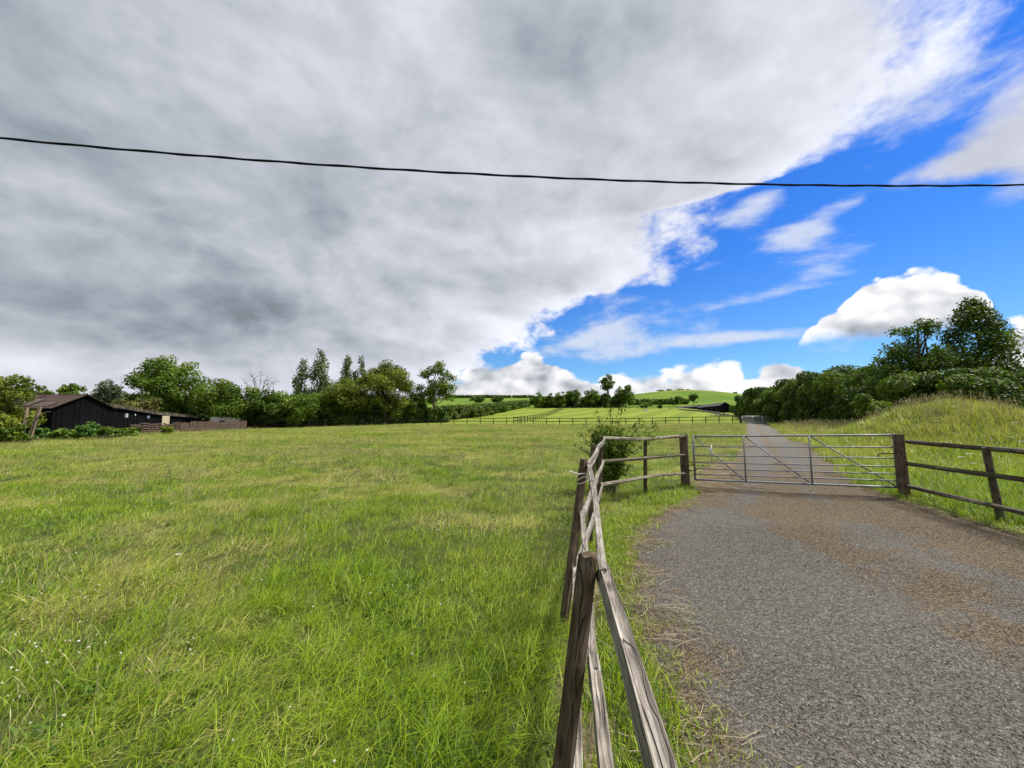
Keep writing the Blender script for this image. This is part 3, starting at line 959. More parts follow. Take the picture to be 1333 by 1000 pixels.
def scatter_gravel():
    rng = np.random.default_rng(9)
    ms = []
    for k, c in enumerate([(.072, .066, .056), (.112, .101, .084), (.155, .140, .114), (.045, .043, .039), (.25, .225, .185), (.12, .088, .054), (.092, .083, .069), (.16, .128, .088)]):
        m = plain('stone %d' % k, c, .85, .3, var=.3, scale=60)
        v, f = pebble(rng)
        ms.append(np_mesh('pebble', v * .0054, f, [m]))
    coll = collection_of('pebble', ms)
    Ps = []; S = []; I = []
    for y0, y1, d in ((.8, 3.2, 3600), (3.2, 6.0, 1900), (6.0, 10.5, 600)):
        x, y = rand_points(y0, y1, .1, 1.55, d, rng, .4)
        sd = road_sd(x, y)
        k = (sd < .03) | ((sd < .35) & (rng.random(len(x)) < .12))
        den = fbm(x * .6, y * .6, 91, 4)
        k &= rng.random(len(x)) < np.clip((den - .30) * 3.2, .12, 1)
        x = x[k]; y = y[k]; n = len(x)
        zz = ground_z(x, y) + .004 + .022 * sst(0, .5, -road_sd(x, y)) + .012 * (fbm(x * 1.6, y * 1.6, 31, 3) - .5) * sst(0, .4, -road_sd(x, y))
        s = .5 + 1.0 * rng.random(n) ** 2.2
        big = rng.random(n) < .006
        s = np.where(big, s * 2.0, s)
        Ps.append(np.stack([x, y, zz + .0015], 1)); S.append(s)
        p = np.array([.17, .2, .15, .19, .05, .07, .12, .05]); 
        I.append(rng.choice(8, n, p=p / p.sum()))
    P = np.concatenate(Ps); S = np.concatenate(S); I = np.concatenate(I); n = len(P)
    o = instancer('gravel', P, rng.random(n) * 6.28, S, I, coll, tilt=rng.normal(0, .35, (n, 2)))
    tag(o, 'loose grey and brown stone chippings strewn over the track', 'gravel', kind='stuff')
    # straw and dead stems along the edges of the gravel and under the rails
    V = []
    ms = []
    for k in range(4):
        b = MB()
        for j in range(7):
            a = rng.random() * 6.28; L = .05 + .20 * rng.random() ** 2
            p0 = np.array([rng.normal(0, .07), rng.normal(0, .07), .004 + .012 * rng.random()])
            mid = p0 + np.array([math.cos(a), math.sin(a), .05 * rng.random()]) * L * .5
            a += rng.normal(0, .35)
            p1 = mid + np.array([math.cos(a), math.sin(a), -.04 * rng.random()]) * L * .5
            b.tube([p0, mid, p1], .0013, 3, False)
        ms.append(b.mesh('straw', M_STRAW))
    coll = collection_of('straw', ms)
    x, y = rand_points(.6, 11, -.2, 1.6, 90, rng, .4)
    sd = road_sd(x, y); fd = dist_line(FENCE, x, y); rf = dist_line([(7.8, 7.7), (7.5, 6.0), (7.25, 4.0), (7.1, 1)], x, y)
    pr = np.clip(1 - np.abs(sd + .04) / .30, 0, 1) * 1.0 + .25 * np.clip(1 - fd / .4, 0, 1) + .3 * np.clip(1 - rf / .5, 0, 1) + .006 * (sd < 0) + np.clip(1 - np.hypot(x - 4.9, y - 9.3) / 1.3, 0, 1)
    k = rng.random(len(x)) < pr * (.35 + .9 * fbm(x * 1.4, y * 1.4, 95, 3))
    x = x[k]; y = y[k]; n = len(x)
    o = instancer('straw', np.stack([x, y, ground_z(x, y) + .022], 1), rng.random(n) * 6.28, .7 + .9 * rng.random(n), rng.integers(0, 4, n), coll)
    tag(o, 'dry straw stems littering the edges of the gravel', 'straw', kind='stuff')


def scatter_clover():
    rng = np.random.default_rng(17)
    mw = plain('clover petals', (.52, .49, .41), .8, .2, var=.3)
    ms = []
    for k in range(2):
        v, f = pebble(rng, 1.0)
        ms.append(np_mesh('clover', v * np.array([.0068, .0068, .0064]), f, [mw]))
    coll = collection_of('clover', ms)
    x, y = rand_points(.9, 12, -1.5, .3, 95, rng, .4)
    xf = np.interp(y, np.array(FENCE)[:, 1], np.array(FENCE)[:, 0])
    pat = fbm(x * .9, y * .9, 103, 3)
    k = (x < xf - .25) & (rng.random(len(x)) < np.clip((pat - .52) * 7.0, .03, .95) * np.interp(y, [1, 4, 7, 12], [1, .55, .4, .3]))
    x = x[k]; y = y[k]; n = len(x)
    P = np.stack([x, y, ground_z(x, y) + .15 + .07 * rng.random(n)], 1)
    o = instancer('clover_flowers', P, rng.random(n) * 6.28, .7 + .6 * rng.random(n), rng.integers(0, 2, n), coll)
    tag(o, 'small white clover heads dotted through the near meadow grass', 'clover', kind='stuff')


scatter_grass()
scatter_gravel()
scatter_clover()
# ------------------------------------------------------------------ timber
W_GREY = wood_mat('weathered grey rail timber', (.055, .046, .036), (.20, .175, .145), (.42, .39, .345))
W_POST = wood_mat('weathered brown post timber', (.026, .019, .012), (.095, .068, .043), (.21, .165, .115))
W_MOSS = wood_mat('mossy dark rail timber', (.022, .018, .012), (.085, .072, .048), (.19, .17, .125), .55)
W_LICH = wood_mat('lichened pole timber', (.06, .05, .035), (.19, .165, .12), (.36, .33, .26), .35)
W_DARK = wood_mat('creosoted black timber', (.008, .007, .006), (.022, .019, .016), (.05, .044, .036))
M_GALV = plain('galvanised steel', (.19, .20, .215), .5, .5, .35, .2, 14)
M_GALVW = plain('pale galvanised steel', (.50, .53, .53), .5, .5, .3, .12, 14)
M_CHAIN = plain('rusty dark chain', (.035, .026, .022), .7, .4, .5, .4, 60)


def timber_mesh(name, L, w0, d0, w1, d1, mat, shape='round', seed=0, rough=.006, bend=(0, 0), seg=None, rings=None, capround=0.0):
    """one length of timber along +Z: uneven section, slight bow, worn ends"""
    r = np.random.default_rng(seed)
    seg = seg or (16 if shape != 'square' else 16)
    rings = rings or max(4, int(L / .06))
    th = np.arange(seg) * 2 * np.pi / seg + np.pi / seg
    if shape == 'square':
        p = 7.0
        sx = np.sign(np.cos(th)) * np.abs(np.cos(th)) ** (2 / p); sy = np.sign(np.sin(th)) * np.abs(np.sin(th)) ** (2 / p)
    elif shape == 'half':                       # cleft half-round: flat back
        sx = np.cos(th); sy = np.where(np.sin(th) < 0, np.maximum(np.sin(th), -.35), np.sin(th))
    else:
        sx = np.cos(th); sy = np.sin(th)
    off = r.normal(0, 1, (seg,)) * rough * .8
    V = []
    zs = np.linspace(0, L, rings)
    ph = r.random(3) * 6
    for k, z in enumerate(zs):
        s = z / L
        w = (w0 + (w1 - w0) * s) / 2; d = (d0 + (d1 - d0) * s) / 2
        jit = off + rough * .5 * np.sin(th * 3 + ph[0] + z * 3) + rough * .7 * (vnoise(th * 2.2, np.full(seg, z * 9 + seed), seed) - .5)
        e = 1.0
        if k == 0 or k == rings - 1: e = .93
        bx = bend[0] * math.sin(math.pi * s) + .004 * math.sin(z * 2.3 + ph[1]); by = bend[1] * math.sin(math.pi * s) + .004 * math.sin(z * 1.9 + ph[2])
        top = np.zeros(seg)
        if k == rings - 1: top = r.normal(0, .004, seg) + capround * sx * w
        V.append(np.stack([sx * (w * e + jit) + bx, sy * (d * e + jit) + by, np.full(seg, z) + top], 1))
    V = np.concatenate(V)
    c0 = V[:seg].mean(0); c1 = V[-seg:].mean(0) + np.array([0, 0, .003])
    V = np.concatenate([V, [c0, c1]])
    k = np.arange(seg); k2 = (k + 1) % seg
    Q = np.concatenate([np.stack([i * seg + k, i * seg + k2, (i + 1) * seg + k2, (i + 1) * seg + k], 1) for i in range(rings - 1)])
    n = rings * seg
    T = np.concatenate([np.stack([k2, k, np.full(seg, n)], 1), np.stack([(rings - 1) * seg + k, (rings - 1) * seg + k2, np.full(seg, n + 1)], 1)])
    me = np_mesh(name, V, [Q, T], [mat])
    return me


def timber(name, p0, p1, w, d, mat, parent, shape='round', seed=0, taper=1.0, spin=None, bend=(0, 0), rough=.006, face=None, capround=0.0):
    """place a timber from p0 to p1; `face` is the horizontal direction its local +Y looks along"""
    p0 = Vector(p0); p1 = Vector(p1)
    ax = (p1 - p0); L = ax.length; ax.normalize()
    me = timber_mesh(name, L, w, d, w * taper, d * taper, mat, shape, seed, rough, bend, capround=capround)
    fy = Vector(face) if face is not None else (Vector((0, 0, 1)) if abs(ax.z) < .8 else Vector((0, 1, 0)))
    x = fy.cross(ax).normalized(); y = ax.cross(x).normalized()
    M = Matrix((x, y, ax)).transposed().to_4x4()
    base = parent.location if parent is not None else Vector((0, 0, 0))
    M.translation = p0 - base
    o = bpy.data.objects.new(name, me); link(o, parent)
    o.matrix_basis = M
    return o


def V3(px, py, Y): return Vector(at(px, py, Y))


# ------------------------------------------------------------------ the near fence: leaning posts, three grey rails, turning to the gate
def near_fence():
    base = Vector((0.255, 1.3, gz(.255, 1.3)))
    root = thing('rail_fence', 'weathered grey three rail wooden fence, leaning, from the foreground round to the gate', 'fence', base)
    tops = [V3(765, 721, 1.30), V3(759.5, 598, 3.2), V3(772.5, 580, 5.05), V3(783, 567.5, 7.35), V3(839.5, 573, 8.45)]
    foot = [V3(731, 1040, 1.30), V3(733, 806, 3.2), V3(768, 690, 5.05), V3(779, 655, 7.35), V3(840, 636, 8.6)]
    ws = [.062, .062, .07, .085, .075]
    for k, (a, b) in enumerate(zip(tops, foot)):
        d = (b - a).normalized()
        zb = gz(b.x, b.y) - .12
        bot = a + d * ((a.z - zb) / -d.z)
        timber('post', bot, a, ws[k] * 1.05, ws[k] * 1.1, W_POST, root, 'round', 40 + k, .95, rough=.005, capround=.10)
    # gate post ends the run: rails meet it
    gp = Vector((4.25, 9.47, 0))
    # rail heights where each rail crosses a post (top, middle, bottom)
    def railpt(k, h):
        a, b = tops[k], foot[k]
        t = (a.z - h) / (a.z - b.z)
        return a + (b - a) * t
    H = [[1.15, .86, .42], [1.265, .88, .44], [1.275, .88, .46], [1.275, .86, .43], [1.20, .80, .43]]
    off = [Vector((.055, .0, 0)), Vector((.052, -.01, 0)), Vector((.055, -.02, 0)), Vector((.05, -.06, 0)), Vector((.02, -.06, 0))]
    ext = [[(.30, .40, 1.045), (.235, .35, .70), (.12, .3, .36)]]
    for j in range(3):
        P = [railpt(k, H[k][j]) + off[k] for k in range(5)]
        first = Vector((P[0].x - .245, -.6, H[0][j] + (.03, .0, -.02)[j]))
        gate_end = Vector((4.19, 9.42, [1.225, .775, .345][j]))
        seq = [first] + P + [gate_end]
        sag = [0, 0, 0]
        for i in range(len(seq) - 1):
            a, b = seq[i], seq[i + 1]
            if i in (4,): continue
            if i == 5: a = seq[4]                              # one long pole from the corner to the gate post
            d = (b - a).normalized()
            a2 = a - d * (.04 if i else 0); b2 = b + d * (.03 if i < 5 else -.02)
            if i == 0:
                side = d.cross(Vector((0, 0, 1))).normalized()
                a2 = a2; b2 = b2
            up = Vector((0, 0, 1))
            if i == 5:
                timber('rail', a2, b2, .075, .065, W_LICH, root, 'round', 60 + 7 * i + j, .85, face=up, bend=(0, -.03 + .03 * j), rough=.009)
            else:
                timber('rail', a2, b2, .027, .052, W_GREY, root, 'square', 60 + 7 * i + j, 1.0, face=up, bend=(.004 * (j - 1), -.006), rough=.004)
    # nail heads where the rails cross the nearer posts
    for k in range(3):
        for j in range(3):
            c = railpt(k, H[k][j]) + off[k] + Vector((.012, -.002, 0))
            n = MB(); e = Vector(base)
            for dz in (-.012, .012):
                p = c - e + Vector((0, dz, dz * .8))
                n.tube([p, p + Vector((.006, -.002, .001))], .0042, 7)
            n.build('nail', M_CHAIN, root)
    # string and wire tied round the posts
    s = MB()
    c = railpt(1, 1.17) + Vector((.03, -.035, 0))
    for q in range(3):
        th = np.linspace(0, 2 * np.pi, 25)
        s.tube(np.stack([c.x + .062 * np.cos(th), c.y + .06 * np.sin(th), c.z + .014 * (q - 1) + .03 * np.cos(th + q)], 1), .0042, 5, False)
    s.tube([c + Vector((-.055, -.05, .035)), c + Vector((-.10, -.06, .05)), c + Vector((-.14, -.055, .062))], .005, 5)
    s.tube([c + Vector((.03, -.06, 0)), c + Vector((.035, -.07, -.05)), c + Vector((.03, -.065, -.10)), c + Vector((.04, -.06, -.15))], .004, 5)
    o = s.build('twine', plain('white baler twine', (.62, .60, .55), .9, .1, var=.15, scale=90))
    tag(o, 'frayed white twine knotted round the second fence post from the camera', 'twine')
    s = MB()
    c = railpt(0, 1.135) + Vector((.045, 0, 0))
    th = np.linspace(0, 2 * np.pi, 25)
    for q in range(2):
        s.tube(np.stack([c.x + .012 + .022 * np.cos(th), c.y + .006 * np.sin(th * 2) + .012 * q - .02, c.z + .032 * np.sin(th) + .01], 1), .0022, 5, False)
    o = s.build('wire_tie', M_CHAIN)
    tag(o, 'thin dark wire looped round the rail at the nearest post top', 'wire tie')


near_fence()


# ------------------------------------------------------------------ gate posts, gate, chain, right-hand fence
GL = Vector((4.27, 9.5, 0)); GR = Vector((7.72, 7.65, 0))


def gate_post(name, top, foot, w, label, seed):
    zb = gz(foot.x, foot.y)
    root = thing(name, label, 'gate post', (foot.x, foot.y, zb))
    d = (foot - top).normalized()
    bot = top + d * ((top.z - zb + .15) / -d.z)
    o = timber('shaft', bot, top, w, w, W_POST, root, 'round', seed, .96, rough=.009)
    return root


gl_top, gl_foot = V3(889.5, 565.5, 9.5), V3(892.5, 633, 9.5)
gr_top, gr_foot = V3(1170, 565.5, 7.65), V3(1178.5, 649, 7.65)
gate_post('gate_post', gl_top, gl_foot, .20, 'thick brown wooden gate post on the left, wrapped with a chain', 71)
gate_post('gate_post', gr_top, gr_foot, .165, 'upright wooden gate post on the right carrying the gate latch', 72)


def field_gate(name, A, B, zb, zt, fr, mat, label, nup=(1 / 3.45, 2 / 3.2), r0=.021, r1=.0135, braces=True, extra=False, bars=None):
    """seven bar tubular gate from A to B; zb/zt = (left, right) heights of lowest and top bar"""
    root = thing(name, label, 'gate', (A.x, A.y, gz(A.x, A.y)))
    o = Vector(root.location)

    def pt(s, h, dy=0.0):
        p = A.lerp(B, s)
        n = (B - A).cross(Vector((0, 0, 1))).normalized()
        b = zb[0] + (zb[1] - zb[0]) * s; t = zt[0] + (zt[1] - zt[0]) * s
        return Vector((p.x, p.y, b + (t - b) * h)) + n * dy - o

    for k, h in enumerate(fr):
        m = MB(); m.tube([pt(s, h) for s in np.linspace(0, 1, 8)], r0 if h in (0, 1) else r1, 10)
        m.build('bar', mat, root, True)
    for s in (0.0, 1.0):
        m = MB(); m.tube([pt(s, -.015), pt(s, 1.02)], r0 * 1.1, 10); m.build('stile', mat, root, True)
    ups = list(nup)
    for s in ups:
        m = MB(); M = None
        a, b = pt(s, 0, .022), pt(s, 1, .022)
        m.tube([a, b], r1 * 1.25, 8); m.build('upright', mat, root, True)
    if braces:
        xs = [0.0] + ups + [1.0]
        for i in range(len(xs) - 1):
            m = MB(); m.tube([pt(xs[i] + .008, .985, -.02), pt(xs[i + 1] - .008, .02, -.02)], r1 * 1.05, 8); m.build('brace', mat, root, True)
    if extra:
        m = MB(); m.tube([pt(.105, .80, .024), pt(.105, .40, .024)], .015, 8); m.build('short_upright', M_GALVW, root, True)
    return root, pt


fr7 = [0.0, .125, .255, .395, .555, .765, 1.0]
d_ = (GR - GL).normalized()
gA = GL + d_ * .16; gB = GR - d_ * .135
gate, gpt = field_gate('field_gate', Vector((gA.x, gA.y, 0)), Vector((gB.x, gB.y, 0)), (.185, .30), (1.215, 1.325), fr7, M_GALV,
                       'closed seven bar galvanised steel field gate across the gravel track between two wooden posts', extra=True)
# hinge lugs and latch
for h in (.06, .94):
    m = MB()
    c = gpt(1.0, h)
    m.tube([c + Vector((-.03, .02, 0)), c + Vector(d_) * .06, c + Vector(d_) * .12], .014, 8)
    m.tube([c + Vector(d_) * .035 + Vector((0, 0, -.04)), c + Vector(d_) * .035 + Vector((0, 0, .04))], .019, 8)
    m.build('hinge', M_GALV, gate, True)
m = MB()
c = gpt(1.0, .62)
m.tube([c + Vector((-.26, .10, -.05)), c + Vector((-.23, .10, .0)), c + Vector((-.15, .06, .025)), c + Vector((.0, -.03, .02)), c + Vector(d_) * .10 + Vector((0, -.06, .02))], .011, 8)
m.build('latch', M_CHAIN, gate, True)


def chain():
    root = thing('gate_chain', 'dark chain looped twice round the left gate post', 'chain', (GL.x, GL.y, .45))
    m = MB()
    for loop, (z, r) in enumerate(((.545, .122), (.40, .125))):
        n = 34
        for k in range(n):
            a = 2 * np.pi * k / n
            zz = z + .045 * math.cos(a - .6) * (1 if loop == 0 else -.6) - .45
            c = np.array([r * math.cos(a), r * math.sin(a), zz])
            t = np.array([-math.sin(a), math.cos(a), 0]); u = np.array([0, 0, 1.0]) if k % 2 else np.array([math.cos(a), math.sin(a), 0])
            th = np.linspace(0, 2 * np.pi, 9)
            m.tube(c + np.outer(np.cos(th), t) * .019 + np.outer(np.sin(th), u) * .010, .0042, 5, False)
    m.tube([(.12, -.03, .10), (.17, -.04, .05), (.19, -.06, -.03), (.16, -.07, -.08)], .011, 6)
    m.build('chain_links', M_CHAIN, root)
    m = MB(); m.box((-.135, -.06, .05), (.05, .045, .07)); m.tube([(-.135, -.06, .08), (-.135, -.06, .12), (-.115, -.06, .12), (-.115, -.06, .08)], .006, 6)
    m.build('padlock', M_CHAIN, root)


chain()


def right_fence():
    base = Vector((7.55, 6.0, gz(7.55, 6)))
    root = thing('rail_fence', 'mossy dark three rail fence of round poles right of the gate', 'fence', base)
    P = [(7.52, 6.0), (7.25, 4.1), (7.05, 2.3)]
    tops = [V3(1283.5, 582.5, 5.98)] + [Vector((7.20, 4.1, 1.27)), Vector((7.0, 2.3, 1.27))]
    foot = [V3(1302, 670, 6.0)] + [Vector((7.3, 4.1, .05)), Vector((7.1, 2.3, .05))]
    for k, (a, b) in enumerate(zip(tops, foot)):
        d = (b - a).normalized(); bot = a + d * ((a.z - gz(b.x, b.y) + .15) / -d.z)
        timber('post', bot, a, .085, .085, W_MOSS, root, 'round', 90 + k, .97, rough=.006)
    ys = [(575.5, 585.5), (603.5, 619.5), (632.5, 659.0)]
    for j in range(3):
        a = V3(1181, ys[j][0], 7.58); b = V3(1291, ys[j][1], 5.93)
        d = b - a
        e = a + d * 2.15
        e2 = a + d * 3.3
        timber('rail', a, e, .078, .072, W_MOSS, root, 'round', 95 + j, .93, face=(0, 0, 1), rough=.008, bend=(0, .01))
        timber('rail', e - d * .05, e2, .078, .072, W_MOSS, root, 'round', 98 + j, .93, face=(0, 0, 1), rough=.008)


right_fence()


# ------------------------------------------------------------------ overhead cable
def cable():
    Z0 = 5.35
    pts = []
    for px, py in ((0, 180), (333, 208), (667, 230), (1000, 239.5), (1333, 241)):
        d = ray(px, py); pts.append(d / d[2])
    pts = np.array([EYE + p * (Z0 - H_EYE) for p in pts])
    # straight in plan, hanging in a shallow curve: fit depth linearly, take the height each sight line then needs
    A = np.polyfit(pts[:, 0], pts[:, 1], 1)
    P = []
    for px, py in ((0, 180), (333, 208), (667, 230), (1000, 239.5), (1333, 241)):
        d = ray(px, py)
        t = A[1] / (d[1] - A[0] * d[0])
        P.append(EYE + d * t)
    P = np.array(P)
    B = np.polyfit(P[:, 0], P[:, 2], 2)
    xs = np.linspace(-26, 26, 700)
    C = np.stack([xs, A[0] * xs + A[1], np.polyval(B, xs)], 1)
    m = MB()
    ph = xs * 7.0
    m.tube(C + np.stack([0 * xs, .003 * np.cos(ph), .003 * np.sin(ph)], 1), .0155 + .0015 * np.sin(ph * 1.7), 8)
    o = m.build('overhead_cable', plain('black cable sheath', (.010, .010, .016), .95, .08, var=.2), None, True)
    tag(o, 'black twisted overhead cable sagging across the sky', 'cable')


cable()


# ------------------------------------------------------------------ distant post and rail fences
def far_fence(name, pts, spacing, h, label, group=None, rails=(1.0, .55), mat=None, pw=.11, rw=(.035, .10)):
    pts = [np.array(p, float) for p in pts]
    root = thing(name, label, 'fence', (pts[0][0], pts[0][1], gz(*pts[0])), group)
    o = np.array(root.location)
    mat = mat or W_DARK
    pm = timber_mesh('post', h + .35, pw, pw, pw, pw, mat, 'square', 7, .004, rings=3)
    for a, b in zip(pts[:-1], pts[1:]):
        L = np.linalg.norm(b - a); n = max(1, int(round(L / spacing)))
        q = [a + (b - a) * k / n for k in range(n + 1)]
        z = [gz(*p) for p in q]
        for k in range(n + 1):
            if k == n and b is not pts[-1]: continue
            ob = mobj('post', pm, root, (q[k][0] - o[0], q[k][1] - o[1], z[k] - .3 - o[2]))
        for r in rails:
            m = MB()
            for k in range(0, n):
                p0 = np.array([q[k][0], q[k][1], z[k] + h * r]) - o; p1 = np.array([q[k + 1][0], q[k + 1][1], z[k + 1] + h * r]) - o
                d = p1 - p0; ln = np.linalg.norm(d); ez = d / ln
                sx = np.cross(ez, [0, 0, 1]); sx /= np.linalg.norm(sx); sy = np.cross(sx, ez)
                m.box((p0 + p1) / 2 + sx * (pw / 2 + .02) * 0 - np.array([0, pw / 2 + .018, 0]), (rw[0], rw[1], ln * .998), np.stack([sx, sy, ez], 1))
            m.build('rail', mat, root)
    return root


far_fence('paddock_fence', [(-27, 64), (38.3, 63.2)], 2.15, 1.12, 'long dark post and rail fence along the far edge of the meadow', rails=(.97, .52))
far_fence('paddock_fence', [(-29.5, 61.0), (-45, 57)], 2.2, 1.2, 'dark post and rail fence under the hawthorns left of the meadow end', rails=(.97, .55))
a0 = at(690, 540, 66); 
far_fence('paddock_fence', [(0.3, 66), (21, 158)], 3.2, 1.2, 'dark fence running away up the paddock towards the hilltop tree', rails=(.97, .52), pw=.13)
far_fence('paddock_fence', [(22, 158.5), (68, 158)], 3.4, 1.2, 'low dark fence crossing the top of the mown paddock', rails=(.97, .52), pw=.14)
# second gate, far up the track
far_l = Vector((36.55, 61.3, 0)); far_r = Vector((41.15, 60.9, 0))
zl = gz(far_l.x, far_l.y)
field_gate('field_gate', far_l, far_r, (zl + .15, zl + .15), (zl + 1.2, zl + 1.2), [0, .2, .4, .6, .8, 1.0], M_GALVW, 'pale galvanised gate closing the track in the distance',
           nup=(.34, .67), r0=.05, r1=.035, braces=False)
for p, lab, s in ((far_l - Vector((.25, 0, 0)), 'dark gate post left of the distant pale gate', 1), (far_r + Vector((.25, 0, 0)), 'dark gate post right of the distant pale gate', 2)):
    z = gz(p.x, p.y)
    rt_ = thing('gate_post', lab, 'gate post', (p.x, p.y, z))
    timber('shaft', (p.x, p.y, z - .2), (p.x, p.y, z + 1.45), .22, .22, W_DARK, rt_, 'square', 120 + s, rough=.004)
far_fence('paddock_fence', [(41.9, 60.8), (46.5, 59.5)], 1.5, 1.2, 'short dark fence running from the distant gate into the tall hedge')
# ------------------------------------------------------------------ trees, shrubs and hedges
L_DARK = leaf_mat('dark hedge leaf', [(0, (.020, .044, .005)), (.5, (.058, .108, .010)), (1, (.14, .215, .022))], .32)
L_MID = leaf_mat('green leaf', [(0, (.032, .068, .005)), (.5, (.094, .162, .012)), (1, (.205, .285, .030))], .3)
L_OLIVE = leaf_mat('olive leaf', [(0, (.048, .076, .006)), (.5, (.125, .168, .014)), (1, (.245, .275, .036))], .3)
L_POP = leaf_mat('grey green poplar leaf', [(0, (.038, .066, .020)), (.5, (.095, .145, .048)), (1, (.21, .27, .12))], .25)
L_WILLOW = leaf_mat('pale grey willow leaf', [(0, (.04, .06, .025)), (.5, (.095, .125, .062)), (1, (.18, .205, .125))], .25)
L_ELDER = leaf_mat('elder in flower', [(0, (.05, .07, .012)), (.55, (.115, .125, .022)), (.8, (.19, .175, .04)), (1, (.42, .36, .16))], .25)
L_BRIGHT = leaf_mat('bright nettle leaf', [(0, (.03, .085, .010)), (.5, (.070, .165, .022)), (1, (.13, .25, .045))], .3)
L_HEDGE = leaf_mat('clipped hedge leaf', [(0, (.035, .065, .008)), (.5, (.075, .125, .014)), (1, (.135, .195, .026))], .3)
L_CON = leaf_mat('conifer foliage', [(0, (.010, .020, .008)), (1, (.03, .055, .02))], .1)
M_BARK = plain('bark', (.085, .070, .052), .95, .1, var=.45, scale=9, bump=.5)
M_BARKP = plain('pale bark', (.16, .14, .11), .95, .1, var=.35, scale=9, bump=.5)
M_TWIG = plain('bare twig', (.16, .145, .13), .9, .1, var=.2)


def leaf_quads(rng, C, Rd, n, size, up=.35, sq=.8, aspect=.6, shell=.35, tint_c=None, tw=.5):
    """n rhombic leaf sprays spread through clumps C (radii Rd)"""
    w = Rd ** 2; w = w / w.sum()
    ci = rng.choice(len(C), n, p=w)
    d = rng.normal(size=(n, 3)); d /= np.linalg.norm(d, axis=1)[:, None]
    rr = shell + (1 - shell) * rng.random(n) ** .6
    P = C[ci] + d * np.array([1, 1, sq]) * (Rd[ci] * rr)[:, None]
    nr = d + np.array([0, 0, up]) + rng.normal(size=(n, 3)) * .75
    nr /= np.linalg.norm(nr, axis=1)[:, None]
    t = np.cross(nr, rng.normal(size=(n, 3))); t /= np.linalg.norm(t, axis=1)[:, None] + 1e-9
    b = np.cross(nr, t)
    s = size * (.55 + .9 * rng.random(n))[:, None]
    a = t * s * .5; c = b * s * .5 * aspect
    V = np.stack([P - a, P + c, P + a + nr * s * .12, P - c], 1).reshape(-1, 3)
    F = np.arange(4 * n).reshape(n, 4)
    tc = rng.random(len(C)) if tint_c is None else tint_c
    T = np.clip(tc[ci] * tw + rng.random(n) * (1 - tw), 0, 1)
    return V, F, np.repeat(T, 4)


def limb(m, p0, p1, r0, r1, rng, k=5, wob=.08):
    p0 = np.array(p0, float); p1 = np.array(p1, float)
    L = np.linalg.norm(p1 - p0)
    s = np.linspace(0, 1, k)
    P = p0 + (p1 - p0) * s[:, None]
    P[:, 2] += np.sin(s * np.pi) * L * .10
    P[1:-1] += rng.normal(size=(k - 2, 3)) * L * wob * .5
    m.tube(P, r0 + (r1 - r0) * s, 6)
    return P


